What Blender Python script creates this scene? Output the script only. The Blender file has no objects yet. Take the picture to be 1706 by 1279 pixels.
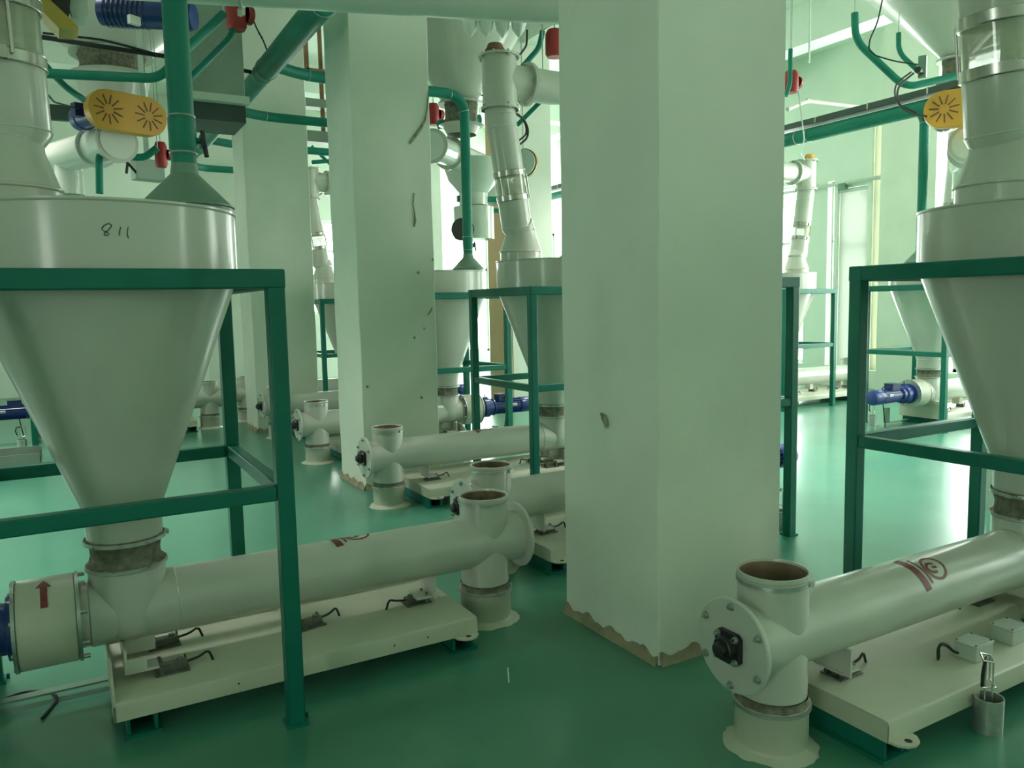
import bpy, math, random
from mathutils import Vector, Matrix, Quaternion
random.seed(7)
PI = math.pi
C = bpy.context.scene.collection
sc = bpy.context.scene

# ------------------------------------------------------------------ camera
YAW, PITCH, ROLL, FPX, EYE = 0.5185, 0.0996, 0.0206, 1310.78, 1.5
fwd = Vector((math.sin(YAW)*math.cos(PITCH), math.cos(YAW)*math.cos(PITCH), -math.sin(PITCH)))
rgt = Vector((math.cos(YAW), -math.sin(YAW), 0.0))
dwn = fwd.cross(rgt)
r2 = rgt*math.cos(ROLL) + dwn*math.sin(ROLL)
d2 = -rgt*math.sin(ROLL) + dwn*math.cos(ROLL)
cam_data = bpy.data.cameras.new('camera')
cam = bpy.data.objects.new('camera', cam_data); C.objects.link(cam)
M3 = Matrix((r2, -d2, -fwd)).transposed()
cam.matrix_world = Matrix.Translation((0, 0, EYE)) @ M3.to_4x4()
cam_data.sensor_width = 36.0
cam_data.lens = FPX/1706*36.0
cam_data.clip_start = 0.05
sc.camera = cam

# ------------------------------------------------------------------ sky, daylight, exposure
W = bpy.data.worlds.new('sky'); sc.world = W; W.use_nodes = True
bg = W.node_tree.nodes['Background']
bg.inputs[0].default_value = (0.95, 1.0, 0.94, 1)
bg.inputs[1].default_value = 11.5
vs = sc.view_settings
vs.view_transform = 'Standard'; vs.look = 'None'; vs.gamma = 1.0; vs.use_curve_mapping = False
vs.exposure = 0.13
sc.cycles.use_denoising = True
sc.cycles.max_bounces = 10; sc.cycles.diffuse_bounces = 8; sc.cycles.glossy_bounces = 4
sc.cycles.transparent_max_bounces = 12
sc.cycles.sample_clamp_indirect = 6.0
sc.cycles.caustics_reflective = False; sc.cycles.caustics_refractive = False

def portal(name, loc, rot, sx, sy):
    l = bpy.data.lights.new(name, 'AREA'); l.shape = 'RECTANGLE'; l.size = sx; l.size_y = sy
    l.cycles.is_portal = True
    o = bpy.data.objects.new(name, l); o.location = loc; o.rotation_euler = rot; C.objects.link(o)

# the room: interior faces
XL, XR, YB, YF, ZC = -5.2, 11.6, -4.2, 17.0, 5.7
WR = [  # right wall windows  (y0, y1, z0, z1)
    (-3.2, -1.2, 0.9, 3.6), (0.2, 3.4, 0.35, 4.9), (4.4, 7.02, 0.35, 5.0), (8.02, 8.40, 0.30, 4.4), (8.46, 9.04, 0.30, 3.35), (9.10, 9.24, 0.35, 3.5), (9.72, 12.8, 0.35, 3.55), (13.4, 16.6, 0.35, 4.9)]
HI = {}      # second row of lights above a window, if any
WB = [(-3.6, -2.2, 1.6, 3.2), (4.2, 6.6, 1.4, 3.4), (7.9, 9.15, 0.4, 3.3), (9.9, 11.1, 0.4, 3.3)]  # far wall (x0,x1,z0,z1)
WL = [(-2.9, -1.3, 1.0, 2.7), (7.4, 8.2, 1.0, 2.5), (11.4, 13.0, 1.0, 2.7)]      # left wall (y0,y1,z0,z1)
WK = []        # wall behind the photographer (x0,x1,z0,z1)
for (a, b, z0, z1) in WR: portal('daylight', (XR+0.30, (a+b)/2, (z0+z1)/2), (0, PI/2, 0), z1-z0, b-a)
for (a, b), (z0, z1) in HI.items(): portal('daylight', (XR+0.30, (a+b)/2, (z0+z1)/2), (0, PI/2, 0), z1-z0, b-a)
for (a, b, z0, z1) in WL: portal('daylight', (XL-0.30, (a+b)/2, (z0+z1)/2), (0, -PI/2, 0), z1-z0, b-a)
for (a, b, z0, z1) in WB: portal('daylight', ((a+b)/2, YF+0.30, (z0+z1)/2), (-PI/2, 0, 0), b-a, z1-z0)
for (a, b, z0, z1) in WK: portal('daylight', ((a+b)/2, YB-0.30, (z0+z1)/2), (PI/2, 0, 0), b-a, z1-z0)

# ------------------------------------------------------------------ materials
MATS = {}
def mat(name, col, rough=0.5, metal=0.0, vary=0.06, scale=3.0, bump=0.0, bscale=40.0, coat=0.0, dirt=None, dirt_amt=0.0, dirt_scale=2.0, spec=0.5):
    m = bpy.data.materials.new(name); m.use_nodes = True
    nt = m.node_tree; n = nt.nodes; L = nt.links
    b = n['Principled BSDF']
    b.inputs['Roughness'].default_value = rough; b.inputs['Metallic'].default_value = metal
    b.inputs['Coat Weight'].default_value = coat; b.inputs['Coat Roughness'].default_value = 0.12
    b.inputs['Specular IOR Level'].default_value = spec
    tc = n.new('ShaderNodeTexCoord')
    nz = n.new('ShaderNodeTexNoise'); nz.inputs['Scale'].default_value = scale; nz.inputs['Detail'].default_value = 5
    L.new(tc.outputs['Object'], nz.inputs['Vector'])
    rp = n.new('ShaderNodeValToRGB')
    lo = [max(0, c*(1-vary*2)) for c in col]; hi = [min(1, c*(1+vary)) for c in col]
    rp.color_ramp.elements[0].position = 0.3; rp.color_ramp.elements[1].position = 0.7
    rp.color_ramp.elements[0].color = (*lo, 1); rp.color_ramp.elements[1].color = (*hi, 1)
    L.new(nz.outputs['Fac'], rp.inputs['Fac'])
    out = rp.outputs['Color']
    if dirt:
        n2 = n.new('ShaderNodeTexNoise'); n2.inputs['Scale'].default_value = dirt_scale; n2.inputs['Detail'].default_value = 8; n2.inputs['Roughness'].default_value = 0.65
        L.new(tc.outputs['Object'], n2.inputs['Vector'])
        r3 = n.new('ShaderNodeValToRGB'); r3.color_ramp.elements[0].position = 0.55; r3.color_ramp.elements[1].position = 0.75
        r3.color_ramp.elements[1].color = (dirt_amt, dirt_amt, dirt_amt, 1)
        L.new(n2.outputs['Fac'], r3.inputs['Fac'])
        mx = n.new('ShaderNodeMix'); mx.data_type = 'RGBA'
        L.new(r3.outputs['Color'], mx.inputs['Factor']); L.new(out, mx.inputs['A']); mx.inputs['B'].default_value = (*dirt, 1)
        out = mx.outputs['Result']
    L.new(out, b.inputs['Base Color'])
    if bump:
        n4 = n.new('ShaderNodeTexNoise'); n4.inputs['Scale'].default_value = bscale; n4.inputs['Detail'].default_value = 4
        L.new(tc.outputs['Object'], n4.inputs['Vector'])
        bp = n.new('ShaderNodeBump'); bp.inputs['Strength'].default_value = bump; bp.inputs['Distance'].default_value = 0.004
        L.new(n4.outputs['Fac'], bp.inputs['Height']); L.new(bp.outputs['Normal'], b.inputs['Normal'])
    MATS[name] = m
    return m

mat('floor_epoxy', (0.060, 0.226, 0.152), rough=0.30, vary=0.10, scale=0.9, bump=0.10, bscale=6, coat=0.25, dirt=(0.10, 0.30, 0.18), dirt_amt=0.5, dirt_scale=1.4)
mat('wall_paint', (0.70, 0.76, 0.67), rough=0.85, vary=0.03, scale=1.2, bump=0.05, bscale=60)
mat('column_paint', (0.69, 0.725, 0.63), rough=0.8, vary=0.03, scale=2.0, bump=0.12, bscale=25, dirt=(0.52, 0.56, 0.47), dirt_amt=0.35, dirt_scale=1.6)
mat('ceiling_paint', (0.74, 0.80, 0.72), rough=0.9, vary=0.03, scale=1.0)
mat('plaster_raw', (0.30, 0.26, 0.165), rough=0.9, vary=0.15, scale=14, bump=0.5, bscale=60)
mat('tan_matte', (0.66, 0.44, 0.26), rough=0.85, vary=0.03)
mat('steel_white', (0.505, 0.51, 0.445), rough=0.28, vary=0.025, scale=4, coat=0.3, dirt=(0.40, 0.41, 0.33), dirt_amt=0.25, dirt_scale=3)
mat('steel_cream', (0.50, 0.505, 0.40), rough=0.38, vary=0.04, scale=5, dirt=(0.36, 0.34, 0.25), dirt_amt=0.4, dirt_scale=5)
mat('white_gloss', (0.66, 0.69, 0.62), rough=0.16, vary=0.02, coat=0.5)
mat('overhead_white', (0.66, 0.71, 0.63), rough=0.4, vary=0.03)
mat('blind_white', (0.5, 0.5, 0.5))
mat('pipe_grey', (0.50, 0.58, 0.52), rough=0.35, vary=0.04)
mat('frame_green', (0.006, 0.140, 0.100), rough=0.38, vary=0.06, scale=5, spec=0.3)
mat('pipe_green', (0.010, 0.190, 0.135), rough=0.5, vary=0.06, scale=4, spec=0.3)
mat('tray_steel', (0.17, 0.22, 0.18), rough=0.5)
mat('bin_grey', (0.34, 0.42, 0.36), rough=0.5, vary=0.06)
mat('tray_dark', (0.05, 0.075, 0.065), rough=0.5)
mat('hood_grey', (0.16, 0.26, 0.20), rough=0.4, vary=0.06)
mat('motor_blue', (0.010, 0.035, 0.19), rough=0.35, vary=0.12, coat=0.3)
mat('motor_dark', (0.012, 0.028, 0.11), rough=0.4, vary=0.1)
mat('guard_orange', (0.62, 0.30, 0.035), rough=0.42, vary=0.04)
mat('guard_yellow', (0.42, 0.30, 0.05), rough=0.5, vary=0.05)
mat('black_iron', (0.016, 0.018, 0.018), rough=0.45, vary=0.2)
mat('black_rubber', (0.012, 0.014, 0.013), rough=0.6)
mat('galvanised', (0.45, 0.49, 0.45), rough=0.38, metal=0.75, vary=0.1, scale=30)
mat('chrome', (0.46, 0.45, 0.41), rough=0.26, metal=1.0)
mat('canvas', (0.20, 0.19, 0.14), rough=0.95, vary=0.25, scale=30, bump=0.6, bscale=50)
mat('dusty_steel', (0.24, 0.155, 0.10), rough=0.7, vary=0.25, scale=9)
mat('load_cell_steel', (0.16, 0.16, 0.13), rough=0.45, metal=0.4, vary=0.2, scale=30)
mat('red_paint', (0.36, 0.025, 0.025), rough=0.5)
mat('red_print', (0.20, 0.035, 0.030), rough=0.5)
mat('ink', (0.02, 0.03, 0.02), rough=0.7)
mat('box_grey', (0.45, 0.50, 0.44), rough=0.5)
mat('dark_brown', (0.20, 0.105, 0.055), rough=0.85, vary=0.2)
mat('dark_void', (0.02, 0.025, 0.02), rough=0.9)
mat('window_alu', (0.62, 0.68, 0.62), rough=0.4)
mat('chip_plaster', (0.28, 0.29, 0.22), rough=0.95, vary=0.3, scale=30, bump=0.6, bscale=80)
mat('label_white', (0.75, 0.76, 0.74), rough=0.5)

def glassy(name, col, fac, rough=0.08):
    m = bpy.data.materials.new(name); m.use_nodes = True
    nt = m.node_tree; n = nt.nodes; L = nt.links
    b = n['Principled BSDF']; b.inputs['Base Color'].default_value = (*col, 1); b.inputs['Roughness'].default_value = rough
    b.inputs['Coat Weight'].default_value = 0.6
    tr = n.new('ShaderNodeBsdfTransparent'); tr.inputs[0].default_value = (0.97, 1.0, 0.98, 1)
    mx = n.new('ShaderNodeMixShader'); mx.inputs[0].default_value = fac
    nz = n.new('ShaderNodeTexNoise'); nz.inputs['Scale'].default_value = 4
    mr = n.new('ShaderNodeMapRange'); mr.inputs[3].default_value = fac*0.8; mr.inputs[4].default_value = fac*1.2
    L.new(nz.outputs['Fac'], mr.inputs[0]); L.new(mr.outputs[0], mx.inputs[0])
    L.new(tr.outputs[0], mx.inputs[1]); L.new(b.outputs[0], mx.inputs[2])
    L.new(mx.outputs[0], n['Material Output'].inputs['Surface'])
    MATS[name] = m
def blind(name, col):
    m = bpy.data.materials.new(name); m.use_nodes = True; nt = m.node_tree; n = nt.nodes; L = nt.links
    t = n.new('ShaderNodeBsdfTranslucent'); t.inputs[0].default_value = (*col, 1)
    d = n.new('ShaderNodeBsdfDiffuse'); d.inputs[0].default_value = (0.7, 0.72, 0.66, 1)
    mx = n.new('ShaderNodeMixShader'); mx.inputs[0].default_value = 0.5
    L.new(t.outputs[0], mx.inputs[1]); L.new(d.outputs[0], mx.inputs[2]); L.new(mx.outputs[0], n['Material Output'].inputs['Surface'])
    MATS[name] = m
blind('blind_white', (0.50, 0.515, 0.49)); blind('blind_cream', (0.58, 0.58, 0.47))
glassy('window_glass', (0.8, 0.9, 0.85), 0.06)
glassy('clear_tube', (0.46, 0.46, 0.34), 0.74)

# ------------------------------------------------------------------ mesh builder
def frame_from(axis):
    a = Vector(axis).normalized()
    h = Vector((0, 0, 1)) if abs(a.z) < 0.9 else Vector((1, 0, 0))
    u = a.cross(h).normalized(); v = a.cross(u).normalized()
    return a, u, v

class MB:
    def __init__(s): s.v = []; s.f = []
    def add(s, vs, fs):
        o = len(s.v); s.v += [tuple(p) for p in vs]; s.f += [tuple(i+o for i in f) for f in fs]; return s
    def box(s, c, d, rz=0.0, rot=None):
        x, y, z = d[0]/2, d[1]/2, d[2]/2
        R = rot if rot is not None else Matrix.Rotation(rz, 3, 'Z')
        vs = [Vector(c) + R @ Vector((sx*x, sy*y, sz*z)) for sx in (-1, 1) for sy in (-1, 1) for sz in (-1, 1)]
        return s.add(vs, [(0, 1, 3, 2), (4, 6, 7, 5), (0, 4, 5, 1), (2, 3, 7, 6), (0, 2, 6, 4), (1, 5, 7, 3)])
    def lathe(s, prof, c=(0, 0, 0), axis=(0, 0, 1), n=40, cap0=False, cap1=False, wob=None):
        """prof: list of (distance along axis, radius)"""
        a, u, v = frame_from(axis); c = Vector(c); vs = []; fs = []
        for i, (t, r) in enumerate(prof):
            for k in range(n):
                an = 2*PI*k/n; rr = r
                if wob: rr = r + wob(i, an)
                vs.append(c + a*t + (u*math.cos(an) + v*math.sin(an))*rr)
        for i in range(len(prof)-1):
            for k in range(n):
                k2 = (k+1) % n
                fs.append((i*n+k, i*n+k2, (i+1)*n+k2, (i+1)*n+k))
        if cap0: fs.append(tuple(reversed(range(n))))
        if cap1: fs.append(tuple((len(prof)-1)*n+k for k in range(n)))
        return s.add(vs, fs)
    def cyl(s, p0, p1, r0, r1=None, n=24):
        p0 = Vector(p0); p1 = Vector(p1); r1 = r0 if r1 is None else r1
        return s.lathe([(0, r0), ((p1-p0).length, r1)], p0, p1-p0, n, True, True)
    def ring(s, c, axis, r0, r1, h, n=36):
        """flat washer of inner r0, outer r1, height h centred on c"""
        return s.lathe([(-h/2, r0), (-h/2, r1), (h/2, r1), (h/2, r0), (-h/2, r0)], c, axis, n)
    def torus(s, c, axis, R, r, n=36, m=8):
        a, u, v = frame_from(axis); c = Vector(c); vs = []; fs = []
        for k in range(n):
            an = 2*PI*k/n; d = u*math.cos(an)+v*math.sin(an)
            for j in range(m):
                b = 2*PI*j/m; vs.append(c + d*(R+r*math.cos(b)) + a*r*math.sin(b))
        for k in range(n):
            for j in range(m):
                fs.append((k*m+j, ((k+1) % n)*m+j, ((k+1) % n)*m+(j+1) % m, k*m+(j+1) % m))
        return s.add(vs, fs)
    def tube(s, pts, r, n=12, caps=True, radii=None):
        P = [Vector(p) for p in pts]; T = []
        for i in range(len(P)):
            T.append((P[min(i+1, len(P)-1)]-P[max(i-1, 0)]).normalized())
        a, u, v = frame_from(T[0]); vs = []; fs = []
        for i, p in enumerate(P):
            if i:
                q = T[i-1].rotation_difference(T[i]); u = q @ u
            w = T[i].cross(u).normalized(); rr = radii[i] if radii else r
            for k in range(n):
                an = 2*PI*k/n; vs.append(p + (u*math.cos(an)+w*math.sin(an))*rr)
        for i in range(len(P)-1):
            for k in range(n):
                k2 = (k+1) % n; fs.append((i*n+k, i*n+k2, (i+1)*n+k2, (i+1)*n+k))
        if caps: fs += [tuple(reversed(range(n))), tuple((len(P)-1)*n+k for k in range(n))]
        return s.add(vs, fs)
    def prism(s, poly, c, ex, ey, ez, h):
        """extrude 2D poly (in ex,ey) by h along ez, centred"""
        c = Vector(c); ex = Vector(ex); ey = Vector(ey); ez = Vector(ez); n = len(poly)
        vs = [c+ex*x+ey*y-ez*h/2 for x, y in poly]+[c+ex*x+ey*y+ez*h/2 for x, y in poly]
        fs = [tuple(reversed(range(n))), tuple(range(n, 2*n))]+[(k, (k+1) % n, (k+1) % n+n, k+n) for k in range(n)]
        return s.add(vs, fs)

MESH = {}
def mesh(key, mb, m, bevel=0.0, auto=35):
    me = bpy.data.meshes.new(key)
    me.from_pydata(mb.v, [], mb.f); me.update()
    me.materials.append(MATS[m])
    me.polygons.foreach_set('use_smooth', [True]*len(me.polygons))
    me.set_sharp_from_angle(angle=math.radians(auto))
    MESH[key] = me
    return me

def part(name, build, m, parent, key=None, bevel=0.0, label=None, loc=None, rot=None, auto=35):
    """one mesh object; build() is only run the first time a key is asked for"""
    if key and key in MESH: me = MESH[key]
    else:
        mb = build() if callable(build) else build
        me = mesh(key or name, mb, m, auto=auto)
    o = bpy.data.objects.new(name, me); C.objects.link(o)
    if parent is not None: o.parent = parent
    if loc is not None: o.location = loc
    if rot is not None: o.rotation_euler = rot
    if bevel:
        b = o.modifiers.new('bevel', 'BEVEL'); b.width = bevel; b.segments = 2; b.limit_method = 'ANGLE'
    if label: o['label'] = label
    return o

def thing(name, label, cat, loc=(0, 0, 0), rz=0.0, group=None):
    o = bpy.data.objects.new(name, None); C.objects.link(o); o.empty_display_size = 0.1
    o.location = loc; o.rotation_euler = (0, 0, rz); o['label'] = label; o['category'] = cat
    if group: o['group'] = group
    return o
def tag(o, label, cat, group=None):
    o['label'] = label; o['category'] = cat
    if group: o['group'] = group
    return o
def stuff(*a, **k):
    o = part(*a, **k); o['kind'] = 'stuff'; return o
def struct(name, mb, m, parent=None, **k):
    o = part(name, mb, m, parent, **k)
    if parent is None: o['kind'] = 'structure'
    return o

def at(x, y, depth):
    """world point of a pixel of the 1706x1279 frame at a real distance along the view axis (used to read positions off)"""
    d = r2*((x-853)/FPX) + d2*((y-639.5)/FPX) + fwd
    return Vector((0, 0, EYE)) + d*depth
def arc_pts(p0, p1, p2, r, n=6):
    """corner p1 rounded with radius r"""
    p0, p1, p2 = Vector(p0), Vector(p1), Vector(p2)
    a = p1 + (p0-p1).normalized()*r; b = p1 + (p2-p1).normalized()*r
    return [(a.lerp(p1, t)).lerp(p1.lerp(b, t), t) for t in [i/n for i in range(n+1)]]
def bend(pts, r=0.12, n=6):
    out = [Vector(pts[0])]
    for i in range(1, len(pts)-1): out += arc_pts(pts[i-1], pts[i], pts[i+1], r, n)
    return out+[Vector(pts[-1])]

# ------------------------------------------------------------------ the setting
struct('floor', MB().box(((XL+XR)/2, (YB+YF)/2, -0.1), (XR-XL+0.8, YF-YB+0.8, 0.2)), 'floor_epoxy')
struct('ceiling', MB().box(((XL+XR)/2, (YB+YF)/2, ZC+0.1), (XR-XL+0.8, YF-YB+0.8, 0.2)), 'ceiling_paint')

def wall_mb(wins, a0, a1, put):
    """wall of length a0..a1, height 0..ZC, split round its openings; put(a, z, w, h, mb)"""
    mb = MB(); cuts = sorted(wins); cur = a0
    for (p, q, z0, z1) in cuts:
        put(cur, p, 0, ZC, mb); put(p, q, 0, z0, mb); cur = q
        h = HI.get((p, q))
        if h: put(p, q, z1, h[0], mb); put(p, q, h[1], ZC, mb)
        else: put(p, q, z1, ZC, mb)
    put(cur, a1, 0, ZC, mb)
    return mb
TH = 0.26
def put_x(xc):
    return lambda a, b, z0, z1, mb: mb.box((xc, (a+b)/2, (z0+z1)/2), (TH, b-a, z1-z0))
def put_y(yc):
    return lambda a, b, z0, z1, mb: mb.box(((a+b)/2, yc, (z0+z1)/2), (b-a, TH, z1-z0))
struct('wall_right', wall_mb(WR, YB-TH, YF+TH, put_x(XR+TH/2)), 'wall_paint')
struct('wall_left', wall_mb(WL, YB-TH, YF+TH, put_x(XL-TH/2)), 'wall_paint')
struct('wall_back', wall_mb(WB, XL, XR, put_y(YF+TH/2)), 'wall_paint')
struct('wall_front', wall_mb(WK, XL, XR, put_y(YB-TH/2)), 'wall_paint')

wn = 0
def window(axis, pos, a, b, z0, z1):
    global wn; wn += 1
    mb = MB(); w = 0.05; mid = []
    n = max(1, round((b-a)/1.0)); rows = [z0+(z1-z0)*0.68] if z1-z0 > 1.5 else []
    def bx(a0, a1, c0, c1, d=0.06):
        c = ((a0+a1)/2, (c0+c1)/2); s = (a1-a0, c1-c0)
        if axis == 'x': mb.box((pos, c[0], c[1]), (d, s[0], s[1]))
        else: mb.box((c[0], pos, c[1]), (s[0], d, s[1]))
    if b-a < 0.3: w = 0.02
    bx(a, b, z0, z0+w); bx(a, b, z1-w, z1); bx(a, a+w, z0, z1); bx(b-w, b, z0, z1)
    for i in range(1, n):
        x = a+(b-a)*i/n; bx(x-w/2, x+w/2, z0, z1)
    for z in rows: bx(a, b, z-w/2, z+w/2)
    o = struct('window_%d' % wn, mb, 'window_alu')
    zs = [z0]+rows+[z1]
    for i in range(n):
        for j in range(len(zs)-1):
            x0, x1 = a+(b-a)*i/n+w/2, a+(b-a)*(i+1)/n-w/2
            g = MB(); c = ((x0+x1)/2, (zs[j]+zs[j+1])/2); s = (x1-x0, zs[j+1]-zs[j]-w)
            if axis == 'x': g.box((pos, c[0], c[1]), (0.008, s[0], s[1]))
            else: g.box((c[0], pos, c[1]), (s[0], 0.008, s[1]))
            part('pane', g, 'window_glass', o)
for (a, b, z0, z1) in WR: window('x', XR+0.16, a, b, z0, z1)
for (a, b), (z0, z1) in HI.items():
    window('x', XR+0.16, a, b, z0, z1)
    part('frosted_sheet', MB().box((XR+0.12, (a+b)/2, (z0+z1)/2), (0.004, b-a, z1-z0)), 'blind_white', bpy.data.objects['window_%d' % wn], label='white frosted sheet')
for (a, b, z0, z1, m_) in ((8.46, 9.04, 0.30, 3.35, 'blind_white'), (8.02, 8.40, 0.30, 4.4, 'blind_cream')):
    bl = thing('roller_blind', 'white roller blind drawn down by the wall pier' if m_ == 'blind_white' else 'narrow cream blind touching the wall pier', 'blind', (XR+0.06, (a+b)/2, z0))
    part('sheet', MB().box((0, 0, (z1-z0)/2), (0.004, b-a-0.01, z1-z0-0.01)), m_, bl)
    part('roller', MB().cyl((-0.01, -(b-a)/2+0.01, z1-z0-0.04), (-0.01, (b-a)/2-0.01, z1-z0-0.04), 0.03, n=14), 'window_alu', bl)
for (a, b, z0, z1) in WL: window('x', XL-0.16, a, b, z0, z1)
for (a, b, z0, z1) in WB: window('y', YF+0.16, a, b, z0, z1)
for (a, b, z0, z1) in WK: window('y', YB-0.16, a, b, z0, z1)

# ceiling beams along both grid directions
tn = 0
for x in (2.4, 6.05, 9.7):
    tn += 1; struct('trim_%d' % tn, MB().box((x, (YB+YF)/2, ZC-0.28), (0.36, YF-YB, 0.56)), 'ceiling_paint')
for y in (-1.2, 2.78, 6.5, 10.28, 14.0):
    tn += 1; struct('trim_%d' % tn, MB().box(((XL+XR)/2, y, ZC-0.24), (XR-XL, 0.32, 0.48)), 'ceiling_paint')

def column(x0, x1, y0, y1, skirt=True, zt=ZC):
    """painted concrete column with slightly uneven faces"""
    nz, mb = 24, MB(); cs = [(x0, y0), (x1, y0), (x1, y1), (x0, y1)]; b = 0.006; vs = []; fs = []
    for i in range(nz+1):
        z = zt*i/nz; d = 0.004*math.sin(i*1.7+x0*3)
        for (x, y) in [(x0+b, y0), (x1-b, y0), (x1, y0+b), (x1, y1-b), (x1-b, y1), (x0+b, y1), (x0, y1-b), (x0, y0+b)]:
            vs.append((x+d, y+d*0.7, z))
    for i in range(nz):
        for k in range(8): fs.append((i*8+k, i*8+(k+1) % 8, (i+1)*8+(k+1) % 8, (i+1)*8+k))
    mb.add(vs, fs)
    o = struct('column', mb, 'column_paint')
    if skirt:
        sk = MB(); rnd = random.Random(int(x0*100+y0*10))
        for (p, q, nx, ny) in [((x0, y0), (x1, y0), 0, -1), ((x0, y1), (x0, y0), -1, 0)]:
            n = 40; vs = []; fs = []
            for i in range(n+1):
                t = i/n; x = p[0]+(q[0]-p[0])*t; y = p[1]+(q[1]-p[1])*t
                h = 0.038+0.006*rnd.random()+0.012*math.sin(i*0.55+x0)+0.006*math.sin(i*1.3); w = 0.007+0.004*rnd.random()
                vs += [(x+nx*(w+0.012), y+ny*(w+0.012), 0.0), (x+nx*w, y+ny*w, h*0.6), (x+nx*0.006, y+ny*0.006, h), (x, y, h)]
            for i in range(n):
                for k in range(3): fs.append((i*4+k, (i+1)*4+k, (i+1)*4+k+1, i*4+k+1))
            sk.add(vs, fs)
        part('bare_plaster_skirt', sk, 'plaster_raw', o, label='irregular tan bare plaster strip at foot')
    return o
def chip(o, pts, widths, nrm, seed):
    """flaked plaster: a ragged low crust along a line on a column face"""
    rnd = random.Random(seed); P = [Vector(p) for p in pts]; N = Vector(nrm); vs = []; fs = []
    T = (P[-1]-P[0]).normalized(); S = N.cross(T).normalized(); n = len(P)
    for i, p in enumerate(P):
        w = widths[i]
        for k, q in enumerate((-1, -0.4, 0.4, 1)):
            vs.append(p + S*w*q*(0.7+0.6*rnd.random()) + N*(0.001 if k in (0, 3) else 0.005+0.004*rnd.random()))
    for i in range(n-1):
        for k in range(3): fs.append((i*4+k, i*4+k+1, (i+1)*4+k+1, (i+1)*4+k))
    part('flaked_plaster', MB().add(vs, fs), 'chip_plaster', o, label='flaked patch of grey plaster')

col_main = column(2.06, 2.77, 2.43, 3.12)
col_two = column(2.11, 2.79, 6.18, 6.82)
col_three = column(2.04, 2.82, 9.95, 10.60)
col_far = column(5.62, 6.32, 9.80, 10.48, skirt=False)
column(5.62, 6.32, 6.18, 6.86, skirt=False)
column(5.62, 6.32, 2.43, 3.12, skirt=False)
column(5.62, 6.32, 13.6, 14.3, skirt=False)
column(2.06, 2.77, 13.6, 14.3, skirt=False)
column(-1.60, -0.95, 13.6, 14.3, skirt=False)
part('tan_face', MB().box((5.612, 10.14, 2.6), (0.012, 0.66, 5.2)), 'tan_matte', col_far, label='tan side face')  # thin tan sheet over the column's left side
# wall pier by the bright windows
struct('column', MB().box((11.42, 7.52, ZC/2), (0.40, 0.90, ZC)), 'column_paint')
# flakes
def on_y(x, y, py):
    d = r2*((x-853)/FPX)+d2*((y-639.5)/FPX)+fwd; return Vector((0, 0, EYE))+d*(py/d.y)
chip(col_two, [on_y(*q, 6.176) for q in ((714, 150), (712, 180), (708, 200), (700, 215), (690, 228), (682, 240))], [.004, .009, .008, .013, .014, .006], (0, -1, 0), 3)
chip(col_two, [on_y(*q, 6.176) for q in ((690, 322), (688, 340), (691, 355), (692, 368), (690, 378))], [.003, .004, .005, .013, .007], (0, -1, 0), 5)
chip(col_two, [on_y(*q, 6.176) for q in ((720, 512), (716, 520), (712, 525))], [.004, .008, .004], (0, -1, 0), 6)
chip(col_main, [on_y(*q, 2.426) for q in ((1003, 690),)]*1 + [], [.01], (0, -1, 0), 8) if False else None
def on_x(x, y, px):
    d = r2*((x-853)/FPX)+d2*((y-639.5)/FPX)+fwd; return Vector((0, 0, EYE))+d*(px/d.x)
chip(col_main, [on_x(*q, 2.056) for q in ((1001, 688), (1006, 694), (1009, 700), (1011, 712))], [.005, .018, .020, .009], (-1, 0, 0), 9)
for q in ((696, 452), (690, 560), (706, 545), (702, 660), (611, 642), (720, 430)):
    p = on_y(*q, 6.176); chip(col_two, [p, p+Vector((0.004, 0, -0.012)), p+Vector((0.008, 0, -0.02))], [.006, .012, .005], (0, -1, 0), int(q[0]))

# unseen lamps added under the ceiling to light both aisles
def lamp(x, y, watt, lb):
    t = thing('added_ceiling_lamp', lb, 'lamp', (x, y, 4.95), 0, 'added lamps above the aisles')
    part('housing', lambda: MB().box((0, 0, 0.03), (1.25, 0.34, 0.05)).box((0, 0, 0.065), (1.1, 0.12, 0.03)), 'overhead_white', t, key='lamp_h', bevel=0.006)
    part('hanger', lambda: MB().cyl((-0.45, 0, 0.08), (-0.45, 0, 0.75), 0.006, n=6).cyl((0.45, 0, 0.08), (0.45, 0, 0.75), 0.006, n=6), 'galvanised', t, key='lamp_r')
    l = bpy.data.lights.new('added_lamp_light', 'AREA'); l.shape = 'RECTANGLE'; l.size = 1.2; l.size_y = 0.3; l.energy = watt; l.spread = 1.5; l.color = (1.0, 1.0, 0.93)
    o = bpy.data.objects.new('added_lamp_light', l); o.parent = t; o.location = (0, 0, -0.002); C.objects.link(o)
ADDED_LAMPS = ('added white ceiling lamp over the left aisle behind the marked hopper', 'added white ceiling lamp far down the left aisle', 'added white ceiling lamp over the right aisle near the front', 'added white ceiling lamp far down the right aisle')
for a in ((*q, l) for q, l in zip(((-1.0, 6.0, 75), (-0.9, 9.6, 45), (5.6, 4.7, 90), (6.9, 8.4, 60)), ADDED_LAMPS)): lamp(*a)

# ------------------------------------------------------------------ one weighing unit (local x = towards the discharge end)
AX, RT, RV = 0.385, 0.120, 0.115      # tube axis height, tube radius, discharge pipe radius

def hose_clamp(r, z):
    m = MB(); m.ring((0, 0, z), (0, 0, 1), r, r+0.004, 0.014, 40); m.box((r+0.006, 0.0, z), (0.014, 0.03, 0.016)); m.cyl((r+0.010, -0.02, z), (r+0.010, 0.03, z), 0.004, n=8); return m

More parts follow.
